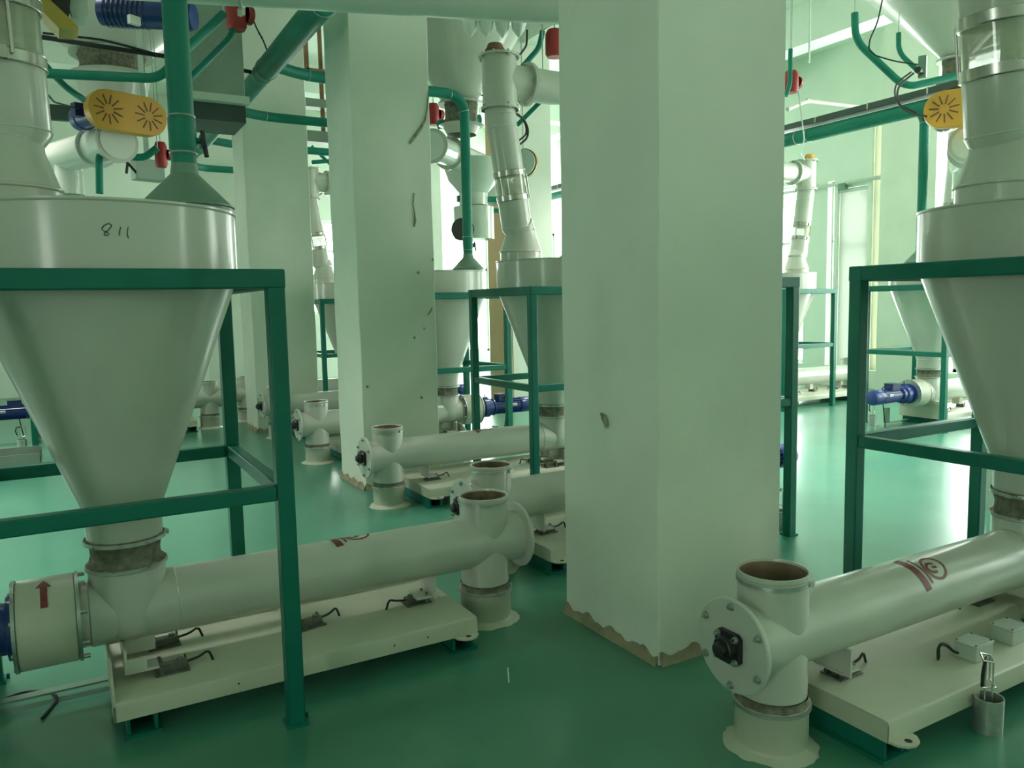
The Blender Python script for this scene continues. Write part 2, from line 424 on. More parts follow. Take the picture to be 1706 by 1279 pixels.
def hopper(cx, cy, s, label, number=False):
    t = thing('hopper', label, 'hopper', (cx, cy, 0), 0 if s > 0 else PI)
    part('drum', lambda: MB().lathe([(1.62, 0.452), (1.625, 0.456), (1.852, 0.456), (1.858, 0.461), (1.865, 0.461), (1.865, 0.0)], n=72), 'steel_white', t, key='hop_drum')
    part('cone', lambda: MB().lathe([(1.63, 0.452), (1.60, 0.445), (0.765, 0.134), (0.655, 0.132), (0.650, 0.132)], n=72), 'steel_white', t, key='hop_cone')
    part('cone_seam', lambda: MB().lathe([(0.772, 0.136), (0.768, 0.139), (0.762, 0.136)], n=56), 'steel_white', t, key='hop_seam')
    def sl():
        rnd = random.Random(4); ph = [rnd.random()*6 for _ in range(4)]
        return MB().lathe([(0.668, 0.137), (0.652, 0.139), (0.645, 0.128), (0.625, 0.121), (0.605, 0.118), (0.585, 0.121), (0.57, 0.128), (0.563, 0.139), (0.548, 0.137)], n=64,
                          wob=lambda i, a: 0.0 if i in (0, 8) else 0.0035*math.sin(9*a+ph[i % 4])+0.003*math.sin(14*a+i))
    sv = part('canvas_sleeve', sl, 'canvas', t, key='hop_sleeve', label='gathered grey canvas sleeve')
    part('hose_clamp', lambda: hose_clamp(0.139, 0.656), 'galvanised', sv, key='hop_clamp1')
    part('hose_clamp', lambda: hose_clamp(0.139, 0.558), 'galvanised', sv, key='hop_clamp2', rot=(0, 0, 1.9))
    return t

def stand(cx, cy, label):
    h, w = 0.49, 0.06
    t = thing('hopper_stand', label, 'stand', (cx, cy, 0), 0, 'green hopper stands')
    for sx in (-1, 1):
        for sy in (-1, 1):
            l = part('leg', lambda: MB().box((0, 0, 0.815), (w, w, 1.62)), 'frame_green', t, key='st_leg', loc=(sx*h, sy*h, 0), bevel=0.006)
            part('foot_plate', lambda: MB().box((0, 0, 0.006), (0.078, 0.078, 0.012)).cyl((0.045, 0.02, 0), (0.045, 0.02, 0.02), 0.006, n=6), 'frame_green', l, key='st_foot', loc=(0, 0, 0))
    for k in range(2):
        part('top_rail', lambda: MB().box((0, 0, 1.607), (2*h+w+0.004, w+0.004, 0.066)), 'frame_green', t, key='st_top', loc=(0, (-h, h)[k], 0), bevel=0.006)
        part('top_rail', lambda: MB().box((0, 0, 1.607), (2*h-w, w, 0.066)), 'frame_green', t, key='st_top2', loc=((-h, h)[k], 0, 0), rot=(0, 0, PI/2), bevel=0.006)
        part('side_rail', lambda: MB().box((0, 0, 0.862), (2*h-w, w-0.01, 0.054)), 'frame_green', t, key='st_mid', loc=(0, (-h, h)[k], 0), bevel=0.006)
        part('side_rail', lambda: MB().box((0, 0, 0.862), (2*h-w, w-0.01, 0.054)), 'frame_green', t, key='st_mid', loc=((-h, h)[k], 0, 0), rot=(0, 0, PI/2), bevel=0.006)
    return t

def bolt_mb(c, ax, r=0.0085, h=0.012):
    m = MB(); a = Vector(ax).normalized(); c = Vector(c)
    m.lathe([(0, r*1.6), (0.003, r*1.6), (0.003, 0)], c, a, 12)
    m.lathe([(0.002, r*1.15), (h, r*1.15), (h, 0)], c, a, 6)
    m.lathe([(h, r*0.6), (h+0.006, r*0.6), (h+0.006, 0)], c, a, 8)
    return m

def strip_on_tube(pts, w, r, axis_z=AX):
    """ribbon of width w along (x, elevation angle) points lying on the tube's skin; angle 0 = towards -Y, PI/2 = up"""
    m = MB(); vs = []; fs = []; P = [Vector((x, a*r)) for x, a in pts]
    for i, p in enumerate(P):
        d = (P[min(i+1, len(P)-1)]-P[max(i-1, 0)]).normalized(); nn = Vector((-d.y, d.x))
        for q in (-1, 1):
            g = p+nn*q*w/2; a = g.y/r
            vs.append((g.x, -math.cos(a)*(r+0.0012), axis_z+math.sin(a)*(r+0.0012)))
    for i in range(len(P)-1): fs.append((2*i, 2*i+1, 2*i+3, 2*i+2))
    return m.add(vs, fs)

def logo_mb(x, a0, r):
    """round emblem beside a broad bar, printed in dark red on the tube (x along the tube, a0 elevation)"""
    m = MB(); R = 0.050; N = 40
    ring = [(x+R*1.05*math.cos(t), a0+R*0.95*math.sin(t)/r) for t in [2*PI*i/N for i in range(N+1)]]
    for part_ in (strip_on_tube(ring, 0.011, r), ):
        m.add(part_.v, part_.f)
    hook = [(x+0.026*math.cos(t)-0.012, a0+0.02*math.sin(t)/r) for t in [0.6+4.6*i/20 for i in range(21)]]
    h = strip_on_tube(hook, 0.012, r); m.add(h.v, h.f)
    h = strip_on_tube([(x-0.012, a0), (x+0.014, a0-0.002/r)], 0.010, r); m.add(h.v, h.f)
    h = strip_on_tube([(x-0.062-0.012*k/10, a0-0.055/r+0.12/r*k/10) for k in range(11)], 0.010, r); m.add(h.v, h.f)
    h = strip_on_tube([(x-0.095-0.02*k/10, a0-0.075/r+0.16/r*k/10) for k in range(11)], 0.034, r); m.add(h.v, h.f)
    return m

def conveyor(cx, cy, s, L, label, logo=None, arrow=False):
    """screw conveyor with gear motor, inlet tee, discharge tee and end flange"""
    t = thing('screw_conveyor', label, 'conveyor', (cx, cy, 0), 0 if s > 0 else PI)
    K = '%.3f' % L
    part('tube', lambda: MB().lathe([(-0.17, RT), (L+0.172, RT)], (0, 0, AX), (1, 0, 0), 48), 'steel_white', t, key='cv_tube'+K)
    part('inlet_tee', lambda: MB().lathe([(0.566, 0.132), (0.56, 0.134), (AX, 0.133), (AX-0.02, 0.133), (AX-0.07, 0.118), (AX-0.105, 0.08), (AX-0.121, 0.0)], n=48).lathe([(-0.140, RT), (-0.135, RT+0.004), (0.16, RT+0.004), (0.165, RT)], (0, 0, AX), (1, 0, 0), 48), 'steel_white', t, key='cv_inlet')
    d = part('discharge_tee', lambda: MB().lathe([(0.595, RV-0.006), (0.606, RV-0.004), (0.606, RV+0.003), (0.592, RV+0.003), (0.588, RV), (0.188, RV), (0.188, RV-0.006)], (L, 0, 0), (0, 0, 1), 48), 'steel_white', t, key='cv_disch'+K)
    part('dusty_mouth', lambda: MB().lathe([(0.598, RV-0.007), (0.50, RV-0.008), (0.47, 0.085), (0.455, 0.0)], (L, 0, 0), (0, 0, 1), 40), 'dusty_steel', d, key='cv_mouth'+K, label='brown dusty inside of the open top')
    part('hose_clamp', lambda: MB().ring((L, 0, 0.575), (0, 0, 1), RV+0.001, RV+0.005, 0.013, 40).box((L-0.07, 0.098, 0.575), (0.04, 0.02, 0.018), 0.6), 'galvanised', d, key='cv_clamp'+K)
    fl = part('end_flange', lambda: MB().lathe([(L+0.17, 0.118), (L+0.172, 0.152), (L+0.176, 0.156), (L+0.186, 0.156), (L+0.190, 0.152), (L+0.190, 0.0)], (0, 0, AX), (1, 0, 0), 56), 'steel_white', t, key='cv_flange'+K)
    for k in range(6):
        a = PI/6+PI/3*k
        part('bolt', lambda: bolt_mb((0, 0, 0), (1, 0, 0)), 'galvanised', fl, key='bolt', loc=(L+0.190, 0.132*math.cos(a), AX+0.132*math.sin(a)))
    def brg():
        m = MB(); x = L+0.192
        c = 0.052; k = 0.014
        poly = [(-c+k, -c), (c-k, -c), (c, -c+k), (c, c-k), (c-k, c), (-c+k, c), (-c, c-k), (-c, -c+k)]
        m.prism(poly, (x+0.009, 0, AX), (0, 1, 0), (0, 0, 1), (1, 0, 0), 0.018)
        m.lathe([(0.0, 0.043), (0.026, 0.039), (0.030, 0.034), (0.030, 0.026), (0.046, 0.024), (0.049, 0.019), (0.049, 0.0)], (x+0.012, 0, AX), (1, 0, 0), 28)
        m.cyl((x+0.03, 0.03, AX+0.03), (x+0.035, 0.045, AX+0.045), 0.004, n=8)
        return m
    b = part('flange_bearing', brg, 'black_iron', fl, key='cv_bearing'+K, label='square black bearing block')
    for sy in (-1, 1):
        for sz in (-1, 1):
            part('bearing_bolt', lambda: bolt_mb((0, 0, 0), (1, 0, 0), 0.0075, 0.012), 'galvanised', fl, key='bbolt', loc=(L+0.210, sy*0.038, AX+sz*0.038))
    # coupling housing and gear motor
    hs = part('coupling_housing', lambda: MB().lathe([(-0.365, 0.157), (-0.36, 0.160), (-0.182, 0.160), (-0.178, 0.157)], (0, 0, AX), (1, 0, 0), 56), 'steel_cream', t, key='cv_house')
    for x in (-0.372, -0.172):
        def fr():
            m = MB(); m.lathe([(0, 0.0), (0, 0.164), (0.012, 0.164), (0.012, 0.0)], (-0.006, 0, AX), (1, 0, 0), 56)
            return m
        r = part('housing_flange', fr, 'galvanised', hs, key='cv_hfl', loc=(x, 0, 0), label='grey bolted flange ring')
    for x in (-0.372, -0.160):
        stuff('flange_bolts', lambda: [m := MB(), [m.cyl((-0.012, 0.150*math.cos(a), AX+0.150*math.sin(a)), (0.016, 0.150*math.cos(a), AX+0.150*math.sin(a)), 0.008, n=6) for a in [PI/8+PI/4*k for k in range(8)]]][0], 'galvanised', hs, key='cv_hbolts', loc=(x, 0, 0))
    g = part('gear_motor', lambda: MB().lathe([(-0.378, 0.0), (-0.378, 0.115), (-0.395, 0.115), (-0.40, 0.092), (-0.43, 0.092), (-0.435, 0.105), (-0.50, 0.105), (-0.51, 0.085), (-0.545, 0.080), (-0.55, 0.092), (-0.565, 0.092), (-0.57, 0.076)], (0, 0, AX), (1, 0, 0), 32)
             .box((-0.465, 0, AX+0.105), (0.04, 0.05, 0.03)).cyl((-0.465, 0, AX+0.11), (-0.465, 0, AX+0.15), 0.006, n=8), 'motor_blue', t, key='cv_gear', label='blue gear motor')
    def fins():
        m = MB(); m.lathe([(-0.57, 0.070), (-0.90, 0.070)], (0, 0, AX), (1, 0, 0), 24)
        for k in range(18):
            a = 2*PI*k/18+0.17
            R = Matrix.Rotation(a, 3, 'X')
            m.box(Vector((-0.735, 0, AX))+R @ Vector((0, 0.076, 0)), (0.32, 0.016, 0.004), rot=R)
        return m
    part('motor_body', fins, 'motor_blue', g, key='cv_fins')
    part('fan_cover', lambda: MB().lathe([(-0.895, 0.083), (-0.90, 0.086), (-1.03, 0.086), (-1.06, 0.074), (-1.07, 0.05), (-1.07, 0.0)], (0, 0, AX), (1, 0, 0), 32), 'motor_blue', g, key='cv_fan')
    part('terminal_box', lambda: MB().box((-0.68, 0.0, AX+0.10), (0.14, 0.11, 0.07)).box((-0.68, 0, AX+0.138), (0.15, 0.12, 0.008)).cyl((-0.68, 0.06, AX+0.10), (-0.68, 0.085, AX+0.10), 0.012, n=10), 'motor_dark', g, key='cv_tbox', bevel=0.004)
    part('rating_plate', lambda: MB().box((-0.80, 0.0805, AX+0.02), (0.06, 0.002, 0.03)).box((-0.80, -0.0805, AX+0.02), (0.06, 0.002, 0.03)), 'label_white', g, key='cv_plate', label='small silver rating plate')
    part('motor_cable', lambda: MB().tube(bend([(-0.68, 0.085, AX+0.10), (-0.68, 0.13, AX+0.08), (-0.64, 0.13, 0.2), (-0.62, 0.12, 0.06), (-0.62, 0.12, 0.0)], 0.03), 0.006, 8), 'black_rubber', g, key='cv_cable')
    # saddles that carry the tube on the load cells
    part('saddle', lambda: MB().box((0, 0, 0.232), (0.008, 0.17, 0.10)).box((-0.035, 0, 0.186), (0.09, 0.12, 0.008)), 'steel_white', t, key='cv_sad', loc=(L-0.30, 0, 0))
    part('saddle', lambda: MB().box((-0.055, 0, 0.232), (0.010, 0.34, 0.09)).box((0.0, 0, 0.245), (0.11, 0.10, 0.06)).box((0.0, 0.13, 0.190), (0.11, 0.08, 0.010)).box((0.0, -0.13, 0.190), (0.11, 0.08, 0.010)).box((-0.02, -0.165, 0.215), (0.07, 0.008, 0.05)), 'steel_white', t, key='cv_sad2', loc=(0.02, 0, 0))
    if s > 0: part('saddle', lambda: MB().box((0, 0, 0.235), (0.07, 0.09, 0.09)), 'steel_white', t, key='cv_sad3', loc=(0.60, 0, 0))
    if logo: part('printed_emblem', logo_mb(logo[0]*s, logo[1], RT) if s > 0 else rot_pi(logo_mb(-logo[0]*s, logo[1], RT)), 'red_print', t, label='dark red printed emblem of a ring beside a bar')
    if arrow:
        m = MB(); r = 0.160; e = lambda x, a: (x, -math.cos(a)*(r+0.0015), AX+math.sin(a)*(r+0.0015))
        a0, a1, a2 = 0.62, 1.15, 1.42; n = 6; vs = []; fs = []
        for i in range(n+1):
            a = a0+(a1-a0)*i/n; vs += [e(-0.286, a), e(-0.264, a)]
        fs += [(2*i, 2*i+1, 2*i+3, 2*i+2) for i in range(n)]
        k = len(vs)
        for i in range(4):
            a = a1+(a2-a1)*i/3; w = 0.025*(1-i/3)+0.0005; vs += [e(-0.275-w, a), e(-0.275+w, a)]
        fs += [(k+2*i, k+2*i+1, k+2*i+3, k+2*i+2) for i in range(3)]
        part('printed_arrow', m.add(vs, fs), 'red_print', t, label='red arrow pointing up')
    return t
def rot_pi(m):
    m.v = [(-x, -y, z) for x, y, z in m.v]; return m

def platform(cx, cy, s, L, label):
    t = thing('weigh_platform', label, 'platform', (cx, cy, 0), 0 if s > 0 else PI)
    x0, x1 = -0.09, L-0.20; K = '%.3f' % L; c = (x0+x1)/2; w = x1-x0
    def deck():
        # folded tray: top sheet with rounded edge and skirts; section in (y, z), run along x
        f_ = s
        sec = [(-0.30, 0.078), (-0.30, 0.135), (-0.296, 0.145), (-0.286, 0.15), (0.262, 0.15), (0.272, 0.155), (0.276, 0.165), (0.276, 0.185), (0.280, 0.185), (0.284, 0.15), (0.296, 0.145), (0.30, 0.135), (0.30, 0.078), (0.296, 0.078), (0.292, 0.14), (-0.292, 0.14), (-0.296, 0.078)]
        sec = [(y*f_, z) for y, z in sec]; m = MB(); n = len(sec)
        m.add([(x0, y, z) for y, z in sec]+[(x1, y, z) for y, z in sec], [(k, k+n, (k+1) % n+n, (k+1) % n) for k in range(n)])
        m.box((x1-0.003, 0, 0.113), (0.006, 0.592, 0.07))
        return m
    dk = part('deck', deck, 'steel_cream', t, key='pl_deck%d' % s+K, auto=40)
    def endp():
        m = MB(); m.prism([(-0.30, 0.078), (0.30, 0.078), (0.30, 0.20), (0.19, 0.262), (-0.19, 0.262), (-0.30, 0.20)], (x0+0.004, 0, 0), (0, 1, 0), (0, 0, 1), (1, 0, 0), 0.008); return m
    part('end_plate', endp, 'steel_cream', t, key='pl_end')
    part('tie_bar', lambda: MB().box((x0-0.20, 0.20, 0.035), (0.42, 0.045, 0.008)).box((x0-0.39, 0.20, 0.12), (0.05, 0.05, 0.18)), 'hood_grey', t, key='pl_tie', label='grey flat bar to the motor foot')
    for sy in (-1, 1):
        def ear():
            poly = [(-0.055, 0), (-0.05, 0.03), (-0.03, 0.052), (0, 0.06), (0.03, 0.052), (0.05, 0.03), (0.055, 0)]
            m = MB(); m.prism(poly, (0, 0, 0.082), (1, 0, 0), (0, 1, 0), (0, 0, 1), 0.008); return m
        e = part('bolt_ear', ear, 'steel_cream', t, key='pl_ear', loc=(x1-0.058, sy*0.298, 0), rot=(0, 0, 0 if sy > 0 else PI))
        part('bolt_hole', lambda: MB().lathe([(0.0865, 0.012), (0.0866, 0.0)], (0, 0.032, 0), (0, 0, 1), 16), 'dark_void', e, key='pl_hole')
    for x in (x0+0.09, x1-0.06):
        part('support_channel', lambda: MB().box((0, 0, 0.006), (0.13, 0.58, 0.012)).box((-0.045, 0, 0.042), (0.012, 0.56, 0.07)).box((0.045, 0, 0.042), (0.012, 0.56, 0.07)).box((0, 0, 0.074), (0.1, 0.56, 0.008)), 'frame_green', t, key='pl_chan', loc=(x, 0, 0), label='green channel under the deck')
    for (x, y, r) in ((0.12, 0.13, 0), (0.12, -0.13, 0), (L-0.36, 0, PI))+(((0.68, 0.0, 0.2),) if s > 0 else ()):
        def lc():
            m = MB(); m.box((0, 0, 0.154), (0.12, 0.09, 0.006)); m.box((0.005, 0, 0.170), (0.10, 0.032, 0.026)); m.box((-0.035, 0, 0.172), (0.012, 0.085, 0.030))
            m.box((0.052, 0.030, 0.172), (0.008, 0.012, 0.034)).cyl((-0.04, 0.03, 0.155), (-0.04, 0.03, 0.20), 0.007, n=8).cyl((-0.04, -0.03, 0.155), (-0.04, -0.03, 0.20), 0.007, n=8).cyl((0.03, 0, 0.183), (0.03, 0, 0.192), 0.012, n=10)
            return m
        o = part('load_cell', lc, 'load_cell_steel', t, key='pl_lc', loc=(x, y, 0), rot=(0, 0, r), label='dark steel load cell')
        part('cable', lambda: MB().tube(bend([(0.055, 0, 0.172), (0.10, 0, 0.178), (0.135, 0.01, 0.195), (0.15, 0.01, 0.15)], 0.02), 0.005, 8), 'black_rubber', o, key='pl_lccab')
    stuff('deck_rivets', lambda: [m := MB(), [m.lathe([(0, 0.004), (0.001, 0.0)], (x, -0.3005, 0.112), (0, -1, 0), 8) for x in (0.33, 0.5, 0.95, 1.1)]][0], 'dark_void', t, key='pl_riv')
    return t

def floor_pipe(x, y, label, lip=0.165):
    t = thing('floor_pipe', label, 'pipe', (x, y, 0), random.random()*6, 'white floor outlet pipes')
    part('pipe', lambda: MB().lathe([(0.0, 0.121), (0.145, 0.121), (0.150, 0.124), (0.158, 0.124), (0.158, 0.112), (0.10, 0.112)], n=48), 'steel_cream', t, key='fp_pipe')
    def slv():
        return MB().lathe([(0.153, 0.126), (0.158, 0.120), (0.168, 0.113), (0.178, 0.113), (0.188, 0.119)], n=48, wob=lambda i, a: 0.0025*math.sin(11*a+i))
    part('canvas_sleeve', slv, 'canvas', t, key='fp_slv')
    part('hose_clamp', lambda: MB().ring((0, 0, 0.150), (0, 0, 1), 0.125, 0.129, 0.012, 40).box((0.13, 0, 0.150), (0.018, 0.03, 0.014)), 'galvanised', t, key='fp_clamp')
    def col():
        rnd = random.Random(3); ph = [rnd.random() for _ in range(48)]
        return MB().lathe([(0.020, 0.121), (0.012, 0.127), (0.005, 0.148), (0.0, 0.156)], n=48, wob=lambda i, a: (0, 0.003, 0.006, 0.008)[i]*math.sin(3*a+ph[int(a*7) % 48]*2))
    part('floor_collar', col, 'steel_cream', t, key='fp_col', label='rough sealing collar on the floor')
    return t

def supply_duct(cx, cy, s, label, top=True, run=1.3, side=1.2, tilt=1.0, group=None, dx0=0.29):
    """white product duct on the hopper lid: flared foot, lobster bends, sight tube, tee under the feeder"""
    t = thing('supply_duct', label, 'duct', (cx, cy, 0), 0 if s > 0 else PI)
    K = '%.2f' % tilt
    f = lambda z: (dx0+0.03+0.13*tilt*max(0, (z-2.11))/0.85, 0, z) if True else 0
    part('flared_foot', lambda: MB().lathe([(1.865, 0.168), (1.925, 0.168), (1.93, 0.176), (1.936, 0.176), (1.94, 0.168), (2.065, 0.126), (2.105, 0.124)], (dx0, 0, 0), (0, 0, 1), 48), 'steel_white', t, key='sd_foot%.2f' % dx0)
    p0, p1 = Vector((dx0, 0, 2.10)), Vector(f(2.13))
    a = Vector(f(2.36)); b = Vector(f(2.55)); c = Vector(f(2.90)); e = Vector((f(2.90)[0]+0.015, 0, 3.0))
    part('lower_pipe', lambda: MB().tube([p0, p0+Vector((0.003, 0, 0.02)), p1, a], 0.123, 40, False), 'steel_white', t, key='sd_low'+K+'%.2f' % dx0)
    d = (b-a).normalized()
    sg = part('sight_tube', lambda: MB().tube([a, b], 0.120, 40, False), 'clear_tube', t, key='sd_sight'+K+'%.2f' % dx0, label='clear plastic sight tube')
    for q in (a, b):
        part('clamp_band', lambda: MB().ring((0, 0, 0), d, 0.121, 0.129, 0.045, 44).box(Vector((0.0, -0.134, 0)), (0.03, 0.022, 0.04)).torus((0, 0, 0.02), d, 0.128, 0.003).torus((0, 0, -0.02), d, 0.128, 0.003), 'chrome', sg, key='sd_band'+K, loc=q)
    for q in ((0.03, -0.135, 0), (-0.10, 0.1, 0), (-0.135, -0.03, 0)):
        part('clamp_rod', lambda: MB().cyl((0, 0, 0), b-a, 0.006, n=8), 'chrome', sg, key='sd_rod'+K, loc=a+Vector(q))
    part('upper_pipe', lambda: MB().tube([b, c, e, e+Vector((0, 0, 0.05))], 0.122, 40, False), 'steel_white', t, key='sd_up'+K+'%.2f' % dx0)
    for i, (q, ax) in enumerate(((p0, (0.05, 0, 1)), (p1, d), (c, d+Vector((0, 0, .4))), (e, (0, 0, 1)))):
        part('weld_seam', lambda: MB().torus((0, 0, 0), ax, 0.123, 0.0035, 40, 6), 'pipe_grey', t, key='sd_seam'+K+'%d' % i, loc=q)
    if top:
        x = e.x
        tee = part('feed_tee', lambda: MB().lathe([(3.04, 0.150), (3.045, 0.155), (3.06, 0.155), (3.062, 0.138), (3.44, 0.138), (3.442, 0.162), (3.458, 0.162), (3.458, 0.0)], (x, 0, 0), (0, 0, 1), 44).lathe([(0.0, 0.132), (0.24, 0.132), (0.242, 0.170), (0.256, 0.170), (0.256, 0.132)], (x, 0, 3.27), (-1, 0, 0), 44), 'steel_white', t, key='sd_tee'+K)
        stuff('flange_bolts', lambda: [m := MB(), [m.cyl((x+0.15*math.cos(k*PI/4), 0.15*math.sin(k*PI/4), 3.425), (x+0.15*math.cos(k*PI/4), 0.15*math.sin(k*PI/4), 3.47), 0.009, n=6) for k in range(8)],
             [m.cyl((x-0.22, 0.152*math.cos(k*PI/4), 3.27+0.152*math.sin(k*PI/4)), (x-0.29, 0.152*math.cos(k*PI/4), 3.27+0.152*math.sin(k*PI/4)), 0.008, n=6) for k in range(8)],
             [m.cyl((x+0.147*math.cos(k*PI/4), 0.147*math.sin(k*PI/4), 3.035), (x+0.147*math.cos(k*PI/4), 0.147*math.sin(k*PI/4), 3.075), 0.008, n=6) for k in range(8)]][0], 'galvanised', tee, key='sd_bolts'+K)
        part('feeder_pipe', lambda: MB().lathe([(0.258, 0.132), (0.258, 0.170), (0.270, 0.170), (0.272, 0.132), (side, 0.132)], (x, 0, 3.27), (-1, 0, 0), 44, False, True), 'steel_white', t, key='sd_side%.2f' % side)
    else:
        part('upper_run', lambda: MB().tube([e+Vector((0, 0, 0.05)), e+Vector((0, 0, run))], 0.122, 40, False), 'steel_white', t, key='sd_run%.2f' % run)
    return t

def vent_pipe(x, y, label, pts, r=0.045, valve=True, group=None):
    """grey hood on the lid, green aspiration pipe above it with a butterfly valve"""
    t = thing('vent_pipe', label, 'pipe', (x, y, 0), 0)
    part('hood', lambda: MB().lathe([(1.865, 0.166), (1.893, 0.166), (1.896, 0.174), (1.902, 0.174), (1.906, 0.164), (2.02, r+0.006), (2.06, r)], (0, 0, 0), (0, 0, 1), 44), 'hood_grey', t, key='vp_hood%.3f' % r, label='flared grey hood')
    part('pipe', MB().tube([Vector(p) for p in pts], r, 24, True), 'pipe_green', t)
    for z in (2.10, 2.235): part('pipe_joint', lambda: MB().torus((0, 0, 0), (0, 0, 1), r+0.001, 0.004, 28, 6), 'galvanised', t, key='vp_joint%.3f' % r, loc=(0, 0, z))
    for p, ax in [(pts[i], Vector(pts[i+1])-Vector(pts[i])) for i in range(2, len(pts)-1, 5)]: part('pipe_joint', MB().torus((0, 0, 0), ax, r+0.001, 0.0035, 24, 6), 'galvanised', t, loc=p)
    if valve:
        v = part('butterfly_valve', lambda: MB().lathe([(2.115, r+0.004), (2.225, r+0.004)], n=28).cyl((r-0.005, 0, 2.15), (r+0.022, 0, 2.15), 0.012, n=12), 'pipe_green', t, key='vp_valve%.3f' % r)
        part('valve_handle', lambda: MB().box((r+0.024, 0.0, 2.15), (0.016, 0.045, 0.045)).tube([(r+0.026, 0, 2.19), (r+0.030, 0.0, 2.15), (r+0.034, -0.02, 2.09)], 0.009, 8), 'black_iron', v, key='vp_handle%.3f' % r, label='black valve handle')
    return t

def conduit_cup(x, y, rz, label, cable=False):
    t = thing('conduit_cup', label, 'cup', (x, y, 0), rz, 'steel cups on the floor')
    part('cup', lambda: MB().lathe([(0.0, 0.0), (0.0, 0.046), (0.12, 0.048), (0.12, 0.044), (0.02, 0.043), (0.02, 0.0)], n=36), 'galvanised', t, key='cc_cup', label='open galvanised cup')
    def wire():
        m = MB(); w = 0.003
        m.tube([(-0.035, 0.012, 0.02), (-0.035, 0.012, 0.255)], w, 6); m.tube([(-0.012, -0.01, 0.02), (-0.012, -0.01, 0.25)], w, 6)
        m.tube([(0.045, 0, 0.25), (0.045, 0, 0.165), (0.02, -0.02, 0.15), (-0.05, 0.02, 0.17)], w, 6)
        m.tube([(-0.05, 0.02, 0.265), (-0.012, -0.01, 0.25), (0.045, 0, 0.25), (0.02, 0.03, 0.262), (-0.05, 0.02, 0.265)], w, 6)
        return m
    part('wire_guard', wire, 'chrome', t, key='cc_wire')
    part('cable_sleeve', lambda: MB().tube([(-0.04, 0.02, 0.17), (-0.052, 0.02, 0.215), (-0.04, 0.015, 0.258), (0.0, 0.01, 0.258)], 0.006, 8), 'black_rubber', t, key='cc_slv')
    part('anchor', lambda: MB().box((0.055, -0.02, 0.004), (0.05, 0.02, 0.008), 0.3).cyl((0.06, -0.02, 0), (0.06, -0.02, 0.02), 0.005, n=6), 'galvanised', t, key='cc_anchor')
    return t

# ------------------------------------------------------------------ the units
UNITS = {
 'a': dict(c=(0.16, 3.27), s=1, L=1.535, n='left foreground unit marked 811'),
 'b': dict(c=(3.57, 1.79), s=-1, L=1.56, n='right foreground unit'),
 'c': dict(c=(3.60, 5.61), s=-1, L=1.50, n='unit between the second and front columns'),
 'd': dict(c=(3.47, 3.89), s=-1, L=1.40, n='unit half hidden behind the front column'),
 'e': dict(c=(3.535, 7.62), s=-1, L=1.41, n='unit just behind the second column'),
 'f': dict(c=(3.62, 9.40), s=-1, L=1.45, n='unit by the third column'),
 'g': dict(c=(3.60, 11.12), s=-1, L=1.45, n='farthest unit, seen between second and third columns'),
 'h': dict(c=(8.875, 7.81), s=1, L=1.50, n='far right unit nearest the bright narrow window'),
 'i': dict(c=(8.87, 5.60), s=1, L=1.50, n='far right unit under the orange chain guard'),
 'j': dict(c=(0.16, 10.75), s=1, L=1.45, n='distant unit behind the hopper marked 811'),
}
for k, u in UNITS.items():
    (cx, cy), s, L, nm = u['c'], u['s'], u['L'], u['n']
    h = hopper(cx, cy, s, 'white cone hopper with drum top, '+nm)
    stand(cx, cy, 'green square steel stand, '+nm)
    lg = {'a': (1.13, 1.62), 'b': (0.80, 1.02)}.get(k)
    cv = conveyor(cx, cy, s, L, 'white tubular screw conveyor, '+nm, None, arrow=(k == 'a'))
    platform(cx, cy, s, L, 'cream weighing platform on green channels, '+nm)
    floor_pipe(cx+s*L, cy, 'short white outlet pipe rising from floor, '+nm)
    u['cv'] = cv; u['hop'] = h
# emblems: always read from the aisle side, so they are set in world sense
def emblem(u, x_world, a0):
    cv = u['cv']; (cx, cy), s = u['c'], u['s']
    m = logo_mb(x_world-cx, a0, RT)
    if s < 0: m = rot_pi(m)
    part('printed_emblem', m, 'red_print', cv, label='dark red printed emblem, ring beside bars')
emblem(UNITS['a'], 1.07, 1.72)
emblem(UNITS['b'], 2.80, 0.98)
emblem(UNITS['c'], 2.95, 1.70)

# handwriting on the first drum
def scribble(strokes, cx, cy, R, a0, z0, sc_):
    m = MB()
    for st in strokes:
        P = []
        for (x, y) in st:
            a = a0 + x*sc_/R; P.append((cx+(R+0.001)*math.sin(a), cy-(R+0.001)*math.cos(a), z0+y*sc_))
        m.tube(P, 0.0014, 6)
    return m
eight = [(0.75, 1.0), (0.55, 1.02), (0.25, 0.85), (0.05, 0.6), (0.1, 0.45), (0.35, 0.32), (0.6, 0.15), (0.5, 0.0), (0.32, -0.02), (0.2, 0.1), (0.3, 0.28), (0.5, 0.4), (0.75, 0.7), (0.85, 0.88), (0.75, 1.0)]
one_a = [(1.55, 0.78), (1.46, 0.5), (1.38, 0.15), (1.42, 0.02)]
one_b = [(2.15, 0.76), (2.05, 0.4), (2.05, 0.1), (2.12, -0.2)]
part('handwritten_number', scribble([eight, one_a, one_b], 0, 0, 0.456, 0.0-0.062, 1.745, 0.036), 'ink', UNITS['a']['hop'], label='handwritten black number 811')

